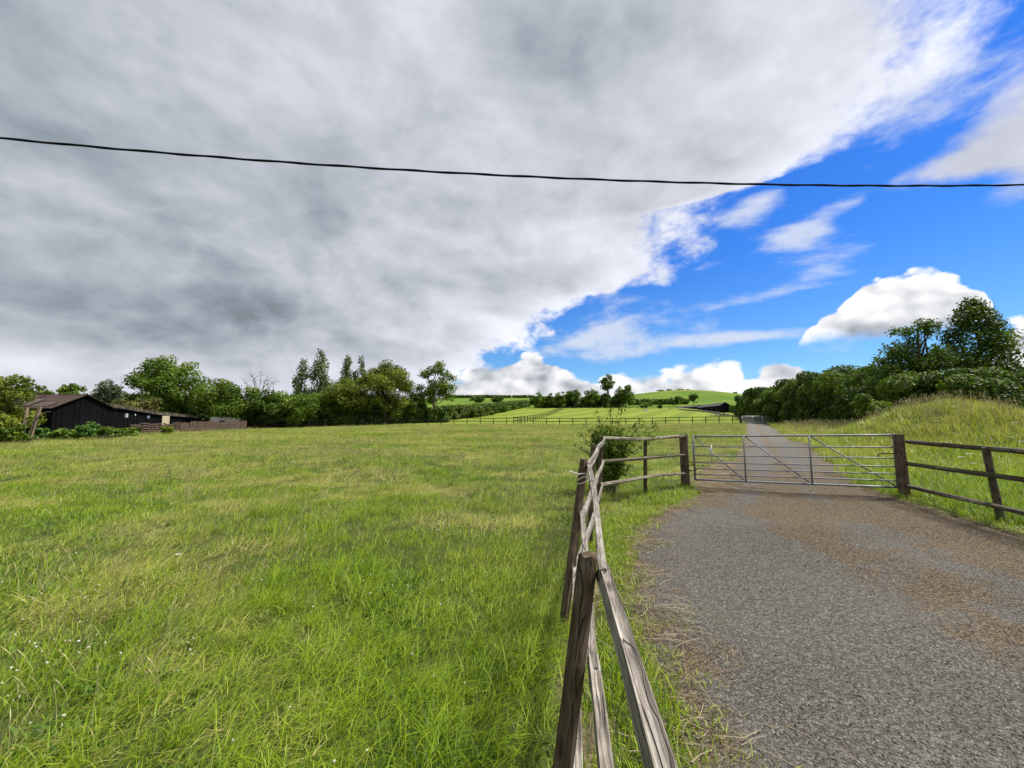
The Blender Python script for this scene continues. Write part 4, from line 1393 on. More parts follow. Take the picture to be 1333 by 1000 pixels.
def tree(name, label, cat, x, y, top, rx, mat, style='round', base_frac=.18, dens=2.0, leaf=None, group=None, seed=0, ry=None, trunk=None, lean=0.0, bark=None, zb=None, nc=None, gap=0.0):
    """tree or shrub standing at (x, y) whose crown reaches the height `top` and spreads rx to each side"""
    rng = np.random.default_rng(1000 + seed)
    z0 = gz(x, y) if zb is None else zb
    root = thing(name, label, cat, (x, y, z0), group)
    top = max(top, z0 + .9)
    Ht = top - z0
    ry = ry or rx * .85
    dist = math.hypot(x, y)
    leaf = leaf or max(.035, dist * .0044)
    cb = Ht * base_frac
    zc = (Ht + cb) / 2; rz = (Ht - cb) / 2
    nc = nc or {'round': 34, 'bush': 26, 'poplar': 30, 'airy': 30, 'conifer': 26, 'willow': 30, 'dome': 90, 'cone': 120}[style]
    d = rng.normal(size=(nc, 3)); d /= np.linalg.norm(d, axis=1)[:, None]
    rad = rng.random(nc) ** .42
    S = np.array([rx, ry, rz])
    if style == 'dome':
        d[:, 2] = np.abs(d[:, 2]) * np.where(rng.random(nc) < .75, 1, -1)
        rad = rng.random(nc) ** .33
    if style == 'poplar':
        zt = (np.arange(nc) + .5) / nc
        prof = np.sin(np.clip(zt * .93 + .07, 0, 1) ** .75 * np.pi) ** .7
        a = rng.random(nc) * 6.28
        C = np.stack([rx * .62 * prof * np.cos(a), ry * .62 * prof * np.sin(a), cb + zt * (Ht - cb) * .96], 1)
        Rd = rx * (.30 + .22 * rng.random(nc)) * (.5 + .6 * prof)
        sq = 1.7
    elif style == 'conifer':
        zt = rng.random(nc); a = rng.random(nc) * 6.28
        C = np.stack([rx * (1 - zt) * .7 * np.cos(a), ry * (1 - zt) * .7 * np.sin(a), cb + zt * (Ht - cb) * .95], 1)
        Rd = rx * (.22 + .35 * (1 - zt)); sq = .6
    elif style == 'cone':
        zt = rng.random(nc) ** .9; a = rng.random(nc) * 6.28; q = (1 - zt ** 2.0) ** .6 * (.85 + .3 * rng.random(nc))
        rr_ = np.sqrt(rng.random(nc)) ** .6
        Rd = rx * (.20 + .12 * rng.random(nc)) * (.55 + .5 * q)
        C = np.stack([(rx * q - Rd * .6) * rr_ * np.cos(a) + .10 * rx * (1 - zt), ry * q * rr_ * np.sin(a), cb + Rd + zt * (Ht - cb - 1.5 * Rd)], 1)
        sq = 1.1
    else:
        lump = 1 + (.10 * np.sin(3 * np.arctan2(d[:, 1], d[:, 0]) + seed) + .12 * rng.normal(size=nc)) * (.45 if style == 'dome' else 1)
        k = {'airy': .21, 'dome': .17}.get(style, .27)
        Rd = (rx * ry * rz) ** (1 / 3) * (k + .13 * rng.random(nc))
        C = d * (S - Rd[:, None] * .55).clip(.1) * (rad * lump.clip(.6, 1.25))[:, None] + np.array([0, 0, zc])
        C[:, 2] = np.clip(C[:, 2], cb + Rd * .6, Ht - Rd * .62)
        if style == 'bush': C[:, 2] = np.where(C[:, 2] < Ht * .5, C[:, 2] * .8, C[:, 2])
        sq = .78
    C[:, 0] += lean * C[:, 2]
    area = 4 * np.pi * ((rx * ry) ** .8 + 2 * (rx * rz) ** .8) / 3 * 1.15
    la = .5 * leaf * leaf * .6
    n = int(min(38000, dens * area / la))
    V, F, T = leaf_quads(rng, C, Rd, n, leaf, sq=sq, shell=.25 if style != 'airy' else .1)
    lump_t = None
    V[:, 2] = np.maximum(V[:, 2], .02)
    mobj('crown', np_mesh('crown', V, F, [mat], {'tint': T}), root)
    m = MB()
    tr = trunk or max(.03, Ht * .022)
    bk = bark or M_BARK
    hub = np.array([lean * Ht * .3, 0, cb + (Ht - cb) * .22])
    P = limb(m, (0, 0, -.15), hub, tr * 1.25, tr * .75, rng, 5, .03)
    top_ = np.array([lean * Ht * .8, 0, Ht * .86])
    limb(m, hub, top_, tr * .75, tr * .16, rng, 6, .05)
    order = np.argsort(-Rd)[:min(nc, 16)]
    for c in order:
        f = rng.random() * .6
        st = hub + (top_ - hub) * f * (.4 if C[c][2] > hub[2] else 0)
        if C[c][2] < st[2]: st = hub * np.array([1, 1, .8])
        limb(m, st, C[c], tr * .38, tr * .08, rng, 4, .12)
    if style == 'bush':
        for q in range(4):
            a = rng.random() * 6.28
            limb(m, (0, 0, -.1), C[rng.integers(nc)], tr * .6, tr * .1, rng, 4, .1)
    m.build('trunk', bk, root)
    return root


def px_tree(name, label, cat, pxc, hw, ptop, Y, mat, style='round', **k):
    x = at(pxc, HOR, Y)[0]
    top = at(pxc, ptop, Y)[2]
    return tree(name, label, cat, x, Y, top, hw * Y / F_PX, mat, style, **k)


def foliage_strip(name, label, cat, line, height, width, mat, leafk=.0056, dens=2.2, seed=0, step=1.3, rag=.25, group=None, flat=False):
    """hedge along a ground line; height/width may vary along it: lists matching the line's points"""
    rng = np.random.default_rng(3000 + seed)
    line = np.array(line, float)
    root = thing(name, label, cat, (line[0][0], line[0][1], gz(*line[0])), group)
    o = np.array(root.location)
    seg = np.linalg.norm(np.diff(line, axis=0), axis=1); cum = np.concatenate([[0], np.cumsum(seg)])
    L = cum[-1]
    hs = np.broadcast_to(np.asarray(height, float), (len(line),)); ws = np.broadcast_to(np.asarray(width, float), (len(line),))
    Cs = []; Rs = []
    s = 0.0
    while s < L:
        x = np.interp(s, cum, line[:, 0]); y = np.interp(s, cum, line[:, 1]); h = np.interp(s, cum, hs); w = np.interp(s, cum, ws)
        hh = h * (1 + rag * (rng.random() - .55))
        r = .40 * w if flat else max(.35 * w, .18 * h)
        k = max(2, int(round(hh / (r * .9))))
        for q in range(k):
            for side in ((-1, 1) if w > 1.6 else (0,)):
                rr = r * (.75 + .5 * rng.random())
                zz = min(hh - rr * .7, rr * .5 + (hh - rr) * (q + .5 * rng.random()) / max(1, k - .6))
                jx, jy = rng.normal(0, .18 * w, 2)
                Cs.append((x + jx + side * w * .22, y + jy, gz(x, y) + max(rr * .4, zz))); Rs.append(rr)
        s += step * (.7 + .6 * rng.random()) * max(.5, r)
    Cs = np.array(Cs); Rs = np.array(Rs)
    dist = np.hypot(Cs[:, 0], Cs[:, 1])
    Vs = []; Ts = []; tot = 0
    tc = rng.random(len(Cs))
    bins = np.unique(np.quantile(dist, [0, .2, .4, .6, .8, 1.0]))
    for a, b in zip(bins[:-1], bins[1:]):
        k = (dist >= a) & (dist <= b if b == bins[-1] else dist < b)
        if not k.any(): continue
        leaf = max(.06, dist[k].mean() * leafk)
        n = int(min(60000, dens * (4 * np.pi * Rs[k] ** 2).sum() * .55 / (.3 * leaf * leaf)))
        V, F, T = leaf_quads(rng, Cs[k], Rs[k], n, leaf, tint_c=tc[k], shell=.45)
        Vs.append(V); Ts.append(T)
    V = np.concatenate(Vs); T = np.concatenate(Ts)
    V[:, 2] = np.maximum(V[:, 2], ground_z(V[:, 0], V[:, 1]) + .01)
    mobj('foliage', np_mesh('foliage', V - o, np.arange(len(V)).reshape(-1, 4), [mat], {'tint': T}), root)
    return root


GB = 'trees and bushes along the left field boundary'
# --- left boundary, from the frame edge to the ash
px_tree('hawthorn_bush', 'large olive green bush at the left edge, in front of the black barn', 'bush', -12, 48, 488, 25.5, L_OLIVE, 'bush', base_frac=.0, dens=2.6, seed=1, group=GB)
px_tree('bushy_tree', 'low dark tree showing over the left end of the rusty barn roof', 'tree', 42, 34, 499, 49, L_DARK, 'dome', base_frac=.02, seed=2, group=GB)
px_tree('bushy_tree', 'small rounded green tree directly above the barn ridge', 'tree', 88, 19, 496, 51, L_MID, 'dome', base_frac=.02, dens=2.5, seed=3, group=GB)
px_tree('willow_tree', 'pale grey green willow just right of the barn gable', 'tree', 139, 25, 495, 52, L_WILLOW, 'willow', base_frac=.05, seed=4, group=GB)
px_tree('hedgerow_tree', 'dark green tree between the willow and the tall round tree', 'tree', 163, 20, 505, 56, L_MID, 'round', base_frac=.03, seed=44, group=GB)
px_tree('elder_bush', 'yellowish elder bush with cream flowers above the low shed roof', 'bush', 181, 29, 508, 48, L_ELDER, 'bush', base_frac=.0, seed=5, group=GB)
px_tree('broadleaf_tree', 'tall domed dark green tree rising behind the low black shed', 'tree', 215, 47, 464, 57, L_MID, 'dome', base_frac=.06, dens=2.6, seed=6, group=GB)
px_tree('hedgerow_tree', 'dark green tree filling the gap right of the domed tree', 'tree', 262, 24, 506, 60, L_DARK, 'round', base_frac=.02, seed=7, group=GB)
px_tree('hedgerow_tree', 'spreading green tree hanging over the white trailer', 'tree', 300, 38, 490, 57, L_MID, 'round', base_frac=.03, dens=2.3, seed=8, group=GB, nc=44)
px_tree('hawthorn_tree', 'dense hawthorn under the dead branches, above the end of the pallet fence', 'tree', 345, 32, 503, 59, L_DARK, 'round', base_frac=.05, dens=2.3, seed=9, group=GB)
px_tree('hawthorn_tree', 'dense dark hawthorn in front of the pair of leaning poplars', 'tree', 380, 34, 506, 62, L_MID, 'round', base_frac=.05, dens=2.3, seed=10, group=GB)
# the belt behind them closes the view under the crowns
foliage_strip('thicket', 'dark thicket of undergrowth behind the barn and the left field boundary', 'thicket', [(-75, 55), (-62, 58), (-52, 64), (-40, 70), (-30, 76), (-20, 80)], [5.2, 5.0, 5.0, 5.5, 5.5, 4.5], 3.5, L_DARK, seed=90, rag=.3)
PG = 'poplars behind the hedgerow'
px_tree('poplar_tree', 'shorter loose poplar, leftmost of the poplars', 'tree', 391, 14, 467, 88, L_POP, 'poplar', base_frac=.05, seed=11, group=PG, dens=1.5)
px_tree('poplar_tree', 'tallest slender poplar, its top the highest left of the olive trees', 'tree', 413, 16, 452, 88, L_POP, 'poplar', base_frac=.05, seed=12, group=PG, dens=1.9)
px_tree('poplar_tree', 'left of the two close set poplars behind the big olive tree', 'tree', 450, 12, 461, 92, L_POP, 'poplar', base_frac=.05, seed=13, group=PG, dens=1.8)
px_tree('poplar_tree', 'right of the two close set poplars behind the big olive tree', 'tree', 467, 12, 463, 92, L_POP, 'poplar', base_frac=.05, seed=14, group=PG, dens=1.8)
px_tree('hawthorn_tree', 'low green hawthorn at the foot of the tallest poplar', 'tree', 412, 25, 510, 67, L_MID, 'round', base_frac=.04, dens=2.3, seed=15, group=GB)
px_tree('field_maple', 'brownish olive tree with a pale twin trunk below the paired poplars', 'tree', 446, 38, 492, 68, L_OLIVE, 'round', base_frac=.18, dens=2.0, seed=16, group=GB, bark=M_BARKP, trunk=.3)
px_tree('field_maple', 'big rounded olive green tree, broadest of the row', 'tree', 502, 42, 468, 70, L_OLIVE, 'dome', base_frac=.06, dens=2.5, seed=17, group=GB)
px_tree('hawthorn_tree', 'dark bush filling the space between the big olive tree and the ash', 'tree', 537, 18, 503, 73, L_DARK, 'round', base_frac=.02, dens=2.2, seed=18, group=GB)
px_tree('ash_tree', 'airy ash with sky showing through its crown, last tree of the row', 'tree', 565, 29, 470, 75, L_MID, 'airy', base_frac=.16, dens=1.5, seed=19, group=GB, bark=M_BARKP, trunk=.26)
foliage_strip('hedge', 'dark scrub at the foot of the left tree row, behind the post and rail fence', 'hedge', [(-50, 62), (-36, 66), (-22, 71), (-13.5, 76)], [3.6, 3.4, 3.2, 2.6], 2.4, L_DARK, seed=20)
foliage_strip('hedge', 'clipped green hedge climbing the slope beside the mown paddock', 'hedge', [(-15.5, 86), (-9, 110), (-1, 150), (7.5, 196)], [3.3, 3.3, 3.2, 3.0], 2.6, L_HEDGE, seed=21, rag=.08, flat=False, leafk=.0048)


def dead_tree():
    rng = np.random.default_rng(77)
    Y = 60; x = at(333, HOR, Y)[0]; z0 = gz(x, Y)
    root = thing('dead_tree', 'bare grey dead branches sticking up out of the hedgerow', 'tree', (x, Y, z0))
    m = MB()
    top = at(333, 483, Y)[2] - z0
    limb(m, (0, 0, -.1), (.1, 0, top * .5), .16, .11, rng)
    for k in range(12):
        a = -.75 + 1.5 * rng.random(); L = top * (.28 + .26 * rng.random())
        st = np.array([.1 + rng.normal(0, .15), rng.normal(0, .2), top * (.48 + .12 * rng.random())])
        e = st + np.array([math.sin(a) * L * 1.0, rng.normal(0, .6), math.cos(a) * L * .85])
        P = limb(m, st, e, .055, .022, rng, 5, .1)
        for q in range(5):
            i = rng.integers(2, 5); e2 = P[i] + np.array([rng.normal(0, .5), rng.normal(0, .4), .25 + .5 * rng.random()])
            limb(m, P[i], e2, .022, .012, rng, 4, .1)
    m.build('branches', M_TWIG, root)


dead_tree()

# --- middle distance
px_tree('round_tree', 'dark round tree standing left on the green rise beyond the clipped hedge', 'tree', 621, 11.5, 513.5, 235, L_DARK, 'round', base_frac=.04, seed=30)
px_tree('round_tree', 'flatter dark round tree right of its neighbour on the green rise', 'tree', 648, 10.5, 515, 240, L_DARK, 'round', base_frac=.04, seed=31)
foliage_strip('hedge', 'thin dark hedge along the left skyline', 'hedge', [(-70, 412), (-20, 416), (24, 418)], 3.2, 3.0, L_DARK, seed=32, rag=.1)
MG = 'scrubby trees in the row across the top of the paddock'
for k, (px, hw, pt, lab) in enumerate(((702, 9, 509, 'first and leftmost scrub tree of the dark row, next to the clipped hedge'), (715, 9, 512, 'low scrub tree, second from the left in the dark row'),
                                   (730, 9, 510, 'pointed scrub tree, third from the left in the dark row'), (747, 12, 506.5, 'tallest bushy tree in the left half of the dark row'),
                                   (770, 12, 506, 'rounded bushy tree in the middle of the dark row'), (788, 11, 512, 'low bushes directly under the tall parkland oak'))):
    px_tree('scrub_tree', lab, 'tree', px, hw, pt, 170 + 2 * k, L_DARK if k % 2 else L_MID, 'round', base_frac=.0, seed=33 + k, group=MG, dens=2.6)
foliage_strip('hedge', 'dark scrub along the top of the mown paddock under the row of small trees', 'hedge', [(11, 176), (24, 180), (37, 181), (50, 183)], [4.6, 5.0, 5.0, 5.0], 4.0, L_DARK, seed=49, rag=.35)
px_tree('oak_tree', 'lone oak with a bare stem rising above the dark row of scrub', 'tree', 792, 11.5, 487.5, 182, L_DARK, 'round', base_frac=.46, dens=2.2, seed=50, trunk=.55)
px_tree('oak_tree', 'broad round oak right of the lone tall one', 'tree', 815, 14.5, 499.5, 180, L_MID, 'round', base_frac=.02, dens=2.6, seed=51)
px_tree('small_tree', 'neat round tree on a short stem above the far stable roof', 'tree', 904, 6.8, 510.5, 200, L_DARK, 'round', base_frac=.22, seed=52)
px_tree('field_bush', 'wide dark bush left of the neat round tree on the hillside', 'bush', 880, 13.5, 515.5, 195, L_DARK, 'round', base_frac=.0, seed=53)
px_tree('field_bush', 'small green bush on the bank at the corner of the paddock', 'bush', 841, 9, 522.5, 172, L_MID, 'bush', base_frac=.0, seed=54)
px_tree('field_bush', 'tiny dark bush between the paddock bank and the stable', 'bush', 859.5, 4, 526.5, 168, L_DARK, 'bush', base_frac=.0, seed=55)
px_tree('field_bush', 'dark bush at the near end of the far stable, by the track', 'bush', 960, 9, 527, 128, L_DARK, 'bush', base_frac=.0, seed=56)
foliage_strip('hedge', 'dark low hedge crossing the hillside below the brow', 'hedge', [(66, 215), (88, 222), (104, 228)], 3.0, 3.0, L_DARK, seed=57)
px_tree('conifer_tree', 'small dark conifer standing alone on the skyline left of the tall hedge', 'tree', 959, 4.2, 510.5, 400, L_CON, 'conifer', base_frac=.0, seed=58)
px_tree('conifer_tree', 'tiny conifer on the skyline touching the tall hedge', 'tree', 968.5, 2.5, 516, 400, L_CON, 'conifer', base_frac=.0, seed=59)
HG = 'gorse bushes on the brow of the hill'
for k, (px, hw, pt, lab) in enumerate(((861, 5, 508.8, 'dark gorse bush at the left end of the hill brow'), (872, 4, 509.5, 'low gorse patch on the left of the hill brow'), (887, 4.5, 507.5, 'gorse clump near the middle of the hill brow'), (896, 3.5, 508, 'small gorse clump at the middle of the hill brow'))):
    px_tree('gorse_bush', lab, 'bush', px, hw, pt, 424, L_OLIVE if k > 1 else L_DARK, 'bush', base_frac=.0, seed=60 + k, group=HG, dens=2.5)

# --- right: the tall hedge, the two trees in it, the lower bushes
foliage_strip('tall_hedge', 'long tall dark hedge rising along the right side of the track', 'hedge',
              [(72, 118), (58, 92), (46.5, 68), (40.2, 52), (36.4, 43), (33.0, 36), (30.2, 30.5), (29.0, 27)], [5.6, 5.7, 6.2, 6.6, 6.4, 6.0, 5.7, 5.2], [4, 4, 3.6, 3.4, 3.2, 3.2, 3.2, 3.2], L_DARK, seed=70, rag=.30, dens=2.6, leafk=.0050)
px_tree('thorn_tree', 'ragged open crowned tree reaching left above the tall hedge', 'tree', 1203, 43, 405, 29, L_DARK, 'airy', base_frac=.34, dens=1.0, seed=71, nc=44, trunk=.22)
px_tree('tall_tree', 'dense tall dark tree, highest on the right', 'tree', 1279, 56, 389, 30, L_DARK, 'cone', base_frac=.0, dens=2.2, seed=75, trunk=.25, ry=2.2)
foliage_strip('hedge', 'dark lower hedge below the two trees, running out of the right edge', 'hedge', [(27.5, 25.5), (28.0, 22), (30, 18), (33, 14)], [4.3, 3.9, 3.3, 3.0], 3.2, L_DARK, seed=73, dens=2.6, rag=.25)
x = at(1132, HOR, 24)[0]
px_tree('shrub', 'compact dark green shrub at the left shoulder of the grassy mound', 'shrub', 1133, 25, 514, 24, L_MID, 'bush', base_frac=.0, dens=2.6, seed=74, ry=1.0)


# --- the thorn bush growing through the near fence
def thorn_bush():
    rng = np.random.default_rng(88)
    x0, y0 = 2.15, 8.55
    z0 = gz(x0, y0)
    root = thing('thorn_bush', 'straggly thorn bush with arching shoots growing behind the wooden fence near the gate', 'bush', (x0, y0, z0))
    m = MB(); Vs = []; Ts = []
    shoots = []
    for k in range(85):
        a = rng.random() * 6.28; h = .5 + 1.0 * rng.random() ** .8; out = (.10 + .34 * rng.random())
        e = np.array([math.cos(a) * out, math.sin(a) * out * .8, h])
        shoots.append((np.array([rng.normal(0, .06), rng.normal(0, .06), -.05]), e, .35))
    for e, s in (((-.62, -.1, 1.28), .5), ((-.75, .1, 1.05), .5), ((.95, -.1, 1.50), .5), ((.7, .1, 1.62), .5), ((1.05, 0, 1.40), .5), ((.3, 0, 1.85), .4), ((-.25, 0, 1.78), .4), ((.05, 0, 1.9), .4), ((.7, -.1, 1.5), .5), ((-.55, 0, 1.5), .5), ((.95, -.2, 1.2), .5)):
        shoots.append((np.array([0, 0, 0.0]), np.array(e), s))
    for st, e, arch in shoots:
        n = 12; s = np.linspace(0, 1, n)
        P = st + (e - st) * s[:, None]
        hor = np.array([e[0], e[1], 0])
        P -= hor * (np.sin(s * np.pi) * arch * .6)[:, None]; P[:, 2] += np.sin(s * np.pi) * .18 * arch
        P += rng.normal(0, .012, P.shape)
        m.tube(P, .010 * (1 - .8 * s) + .0015, 4)
        for i in range(3, n):
            k = rng.integers(16, 30)
            Vq, Fq, Tq = leaf_quads(rng, P[i:i + 1], np.array([.085 + .05 * rng.random()]), int(k * (1.5 if i < 9 else 1.0)), .046, shell=0, aspect=.65)
            Vs.append(Vq); Ts.append(Tq)
    V = np.concatenate(Vs); T = np.concatenate(Ts)
    V[:, 2] = np.maximum(V[:, 2], .02)
    mobj('leaves', np_mesh('leaves', V, np.arange(len(V)).reshape(-1, 4), [L_MID], {'tint': T}), root)
    m.build('stems', M_BARK, root)


thorn_bush()


# --- cow parsley on the right, nettles and docks by the barn, weeds at the foot of the near post
def umbel_meshes(rng, h, r, mw, mg):
    s = MB(); s.tube([(0, 0, 0), (.02 * h, 0, h * .5), (.05 * h, .02, h)], [.006, .005, .003], 5)
    tip = np.array([.05 * h, .02, h])
    V = []; F = []
    n = 0
    for k in range(12):
        a = k * 2.4; q = r * math.sqrt((k + .5) / 12)
        c = tip + np.array([q * math.cos(a), q * math.sin(a), .03 + .01 * rng.random()])
        s.tube([tip, c], .0015, 3, False)
        for j in range(7):
            p = c + rng.normal(0, r * .13, 3) * np.array([1, 1, .25])
            w = r * .12
            t1 = rng.normal(size=3); t1 /= np.linalg.norm(t1); t2 = np.cross(t1, [0, 0, 1]); t2 /= np.linalg.norm(t2) + 1e-6; t1 = np.cross([0, 0, 1], t2)
            V += [p - t1 * w, p + t2 * w, p + t1 * w + np.array([0, 0, w * .3]), p - t2 * w]
            F.append([n, n + 1, n + 2, n + 3]); n += 4
    return s.mesh('stem', mg), np_mesh('flower_head', np.array(V), np.array(F), [mw])


def parsley():
    rng = np.random.default_rng(5)
    mw = plain('white umbel', (.70, .70, .62), .8, .2, var=.1); mg = plain('green stem', (.10, .16, .04), .7, .2)
    st, fh = umbel_meshes(rng, .75, .10, mw, mg)
    spots = [((1268, 604), 9.6), ((1253, 596), 10.6), ((1262, 592), 11.0), ((1232, 566), 13.0), ((1322, 551), 13.6), ((1310, 559), 12.6), ((1296, 538), 15), ((1330, 572), 12),
             ((1192, 567), 13.5), ((1218, 546), 15), ((1306, 531), 16.5), ((1284, 549), 14.5)]
    for k, ((px, py), Y) in enumerate(spots):
        p = at(px, py, Y); z = gz(p[0], p[1]); h = min(.6, max(.35, p[2] - z))
        root = thing('cow_parsley', 'white flat topped cow parsley head standing in the grass below the mound', 'wildflower', (p[0], p[1], z), 'cow parsley beside the mound', rng.random() * 6)
        root.scale = (h / .75,) * 3
        mobj('stem', st, root); mobj('flower_head', fh, root)
    p = at(228, 748, 4.05)
    z = gz(p[0], p[1]); root = thing('cow_parsley', 'single larger white flower head in the meadow on the left', 'wildflower', (p[0], p[1], z))
    root.scale = (.26, .26, .34)
    mobj('stem', st, root); mobj('flower_head', fh, root)


parsley()


def weeds():
    rng = np.random.default_rng(15)
    px_tree('elder_shoot', 'bright green leafy shrub in front of the black barn gable', 'bush', 115, 12, 548.5, 29.5, L_BRIGHT, 'bush', base_frac=0, seed=80, dens=2.4)
    px_tree('nettle_clump', 'green nettles at the foot of the right leaning pole', 'weeds', 52, 11, 556, 28.5, L_BRIGHT, 'bush', base_frac=0, seed=81, group='weeds along the barn')
    px_tree('nettle_clump', 'nettles between the leaning poles and the bright shrub', 'weeds', 82, 16, 560, 29.5, L_MID, 'bush', base_frac=0, seed=82, group='weeds along the barn')
    px_tree('nettle_clump', 'dark weeds right of the bright shrub by the barn', 'weeds', 143, 20, 555, 31.5, L_MID, 'bush', base_frac=0, seed=83, group='weeds along the barn')
    px_tree('nettle_clump', 'green weeds against the left end of the pallet fence', 'weeds', 170, 14, 554, 35, L_MID, 'bush', base_frac=0, seed=84, group='weeds along the barn')
    px_tree('nettle_clump', 'scrubby weeds in the middle of the pallet fence', 'weeds', 219, 7, 556, 40, L_OLIVE, 'bush', base_frac=0, seed=85, group='weeds along the barn')
    px_tree('bramble', 'dark brambles along the left foot of the barn beside the leaning poles', 'weeds', 18, 22, 545, 25.2, L_MID, 'bush', base_frac=0, seed=86, group='weeds along the barn')


weeds()
# ------------------------------------------------------------------ farm buildings
def sheet_mat(name, c, c2, rust=.0, scale=.5, ribs=6.0, axis=0):
    m, t, bs = material(name)
    tc = t.new('ShaderNodeTexCoord').outputs['Object']
    n = t.noise(tc, scale, 5, .65); nf = t.noise(tc, 7.0, 4, .6)
    v = t.m('ADD', t.m('MULTIPLY', n, .65), t.m('MULTIPLY', nf, .35))
    col = t.ramp(v, [(.35, c), (.62, c2)])
    setb(t, bs, col, .92, .06, 0, t.bump(nf, .4, .02))
    return m


M_BLACK = sheet_mat('black tarred boarding', (.0025, .0025, .003), (.007, .007, .009))
M_RUST = sheet_mat('rusty corrugated sheet', (.026, .018, .016), (.072, .055, .046), scale=1.1)
M_ROOFG = sheet_mat('grey felt roof', (.05, .048, .05), (.11, .105, .105), scale=.9)
M_THATCH = sheet_mat('dead grass on roof', (.10, .085, .06), (.20, .175, .125), scale=2)
M_PALLET = wood_mat('old pallet wood', (.045, .030, .022), (.115, .080, .058), (.22, .165, .125))
M_WHITE = plain('white painted sheet', (.72, .72, .69), .5, .4, var=.06, scale=2)
M_TYRE = plain('tyre rubber', (.018, .018, .018), .9)
M_GLASS = plain('dark window glass', (.02, .025, .03), .1, .6, var=.1)


def prism(m, A, B, up_h, ov=0.0):
    pass


def ribbed(m, P00, P10, P01, P11, n, amp, thick=.03):
    """corrugated sheet between four corners (P00->P10 across the ribs), with thickness"""
    P00, P10, P01, P11 = [np.array(p, float) for p in (P00, P10, P01, P11)]
    nr = np.cross(P10 - P00, P01 - P00); nr /= np.linalg.norm(nr)
    k = 4 * n + 1
    s = np.linspace(0, 1, k); w = amp * np.sin(s * n * 2 * np.pi)
    a = P00 + (P10 - P00) * s[:, None] + nr * w[:, None]; b = P01 + (P11 - P01) * s[:, None] + nr * w[:, None]
    V = np.concatenate([a, b, a - nr * thick, b - nr * thick])
    F = []
    for i in range(k - 1):
        F.append([i, i + 1, k + i + 1, k + i]); F.append([2 * k + i, 3 * k + i, 3 * k + i + 1, 2 * k + i + 1])
        F.append([i, 2 * k + i, 2 * k + i + 1, i + 1]); F.append([k + i, k + i + 1, 3 * k + i + 1, 3 * k + i])
    F.append([0, k, 3 * k, 2 * k]); F.append([k - 1, 3 * k - 1, 4 * k - 1, 2 * k - 1])
    m.add(V, F)


def board_wall(m, a, b, z0, za, zb, n, t=.04, r=None):
    """upright boards from a to b; the top runs from za to zb"""
    a = np.array(a, float); b = np.array(b, float)
    d = (b - a); L = np.linalg.norm(d); d /= L
    nx = np.array([d[1], -d[0]])
    for k in range(n):
        s0 = k / n; s1 = (k + .97) / n
        o = (.012 if k % 2 else -.012) + (r.normal(0, .006) if r is not None else 0)
        p = [a + d * L * s0, a + d * L * s1]
        h = [za + (zb - za) * s0, za + (zb - za) * s1]
        v = []
        for q in (0, 1):
            for e in (-t / 2 + o, t / 2 + o):
                xy = p[q] + nx * e
                v += [[xy[0], xy[1], z0], [xy[0], xy[1], h[q]]]
        m.add(v, [[0, 1, 5, 4], [2, 6, 7, 3], [0, 2, 3, 1], [4, 5, 7, 6], [1, 3, 7, 5], [0, 4, 6, 2]])


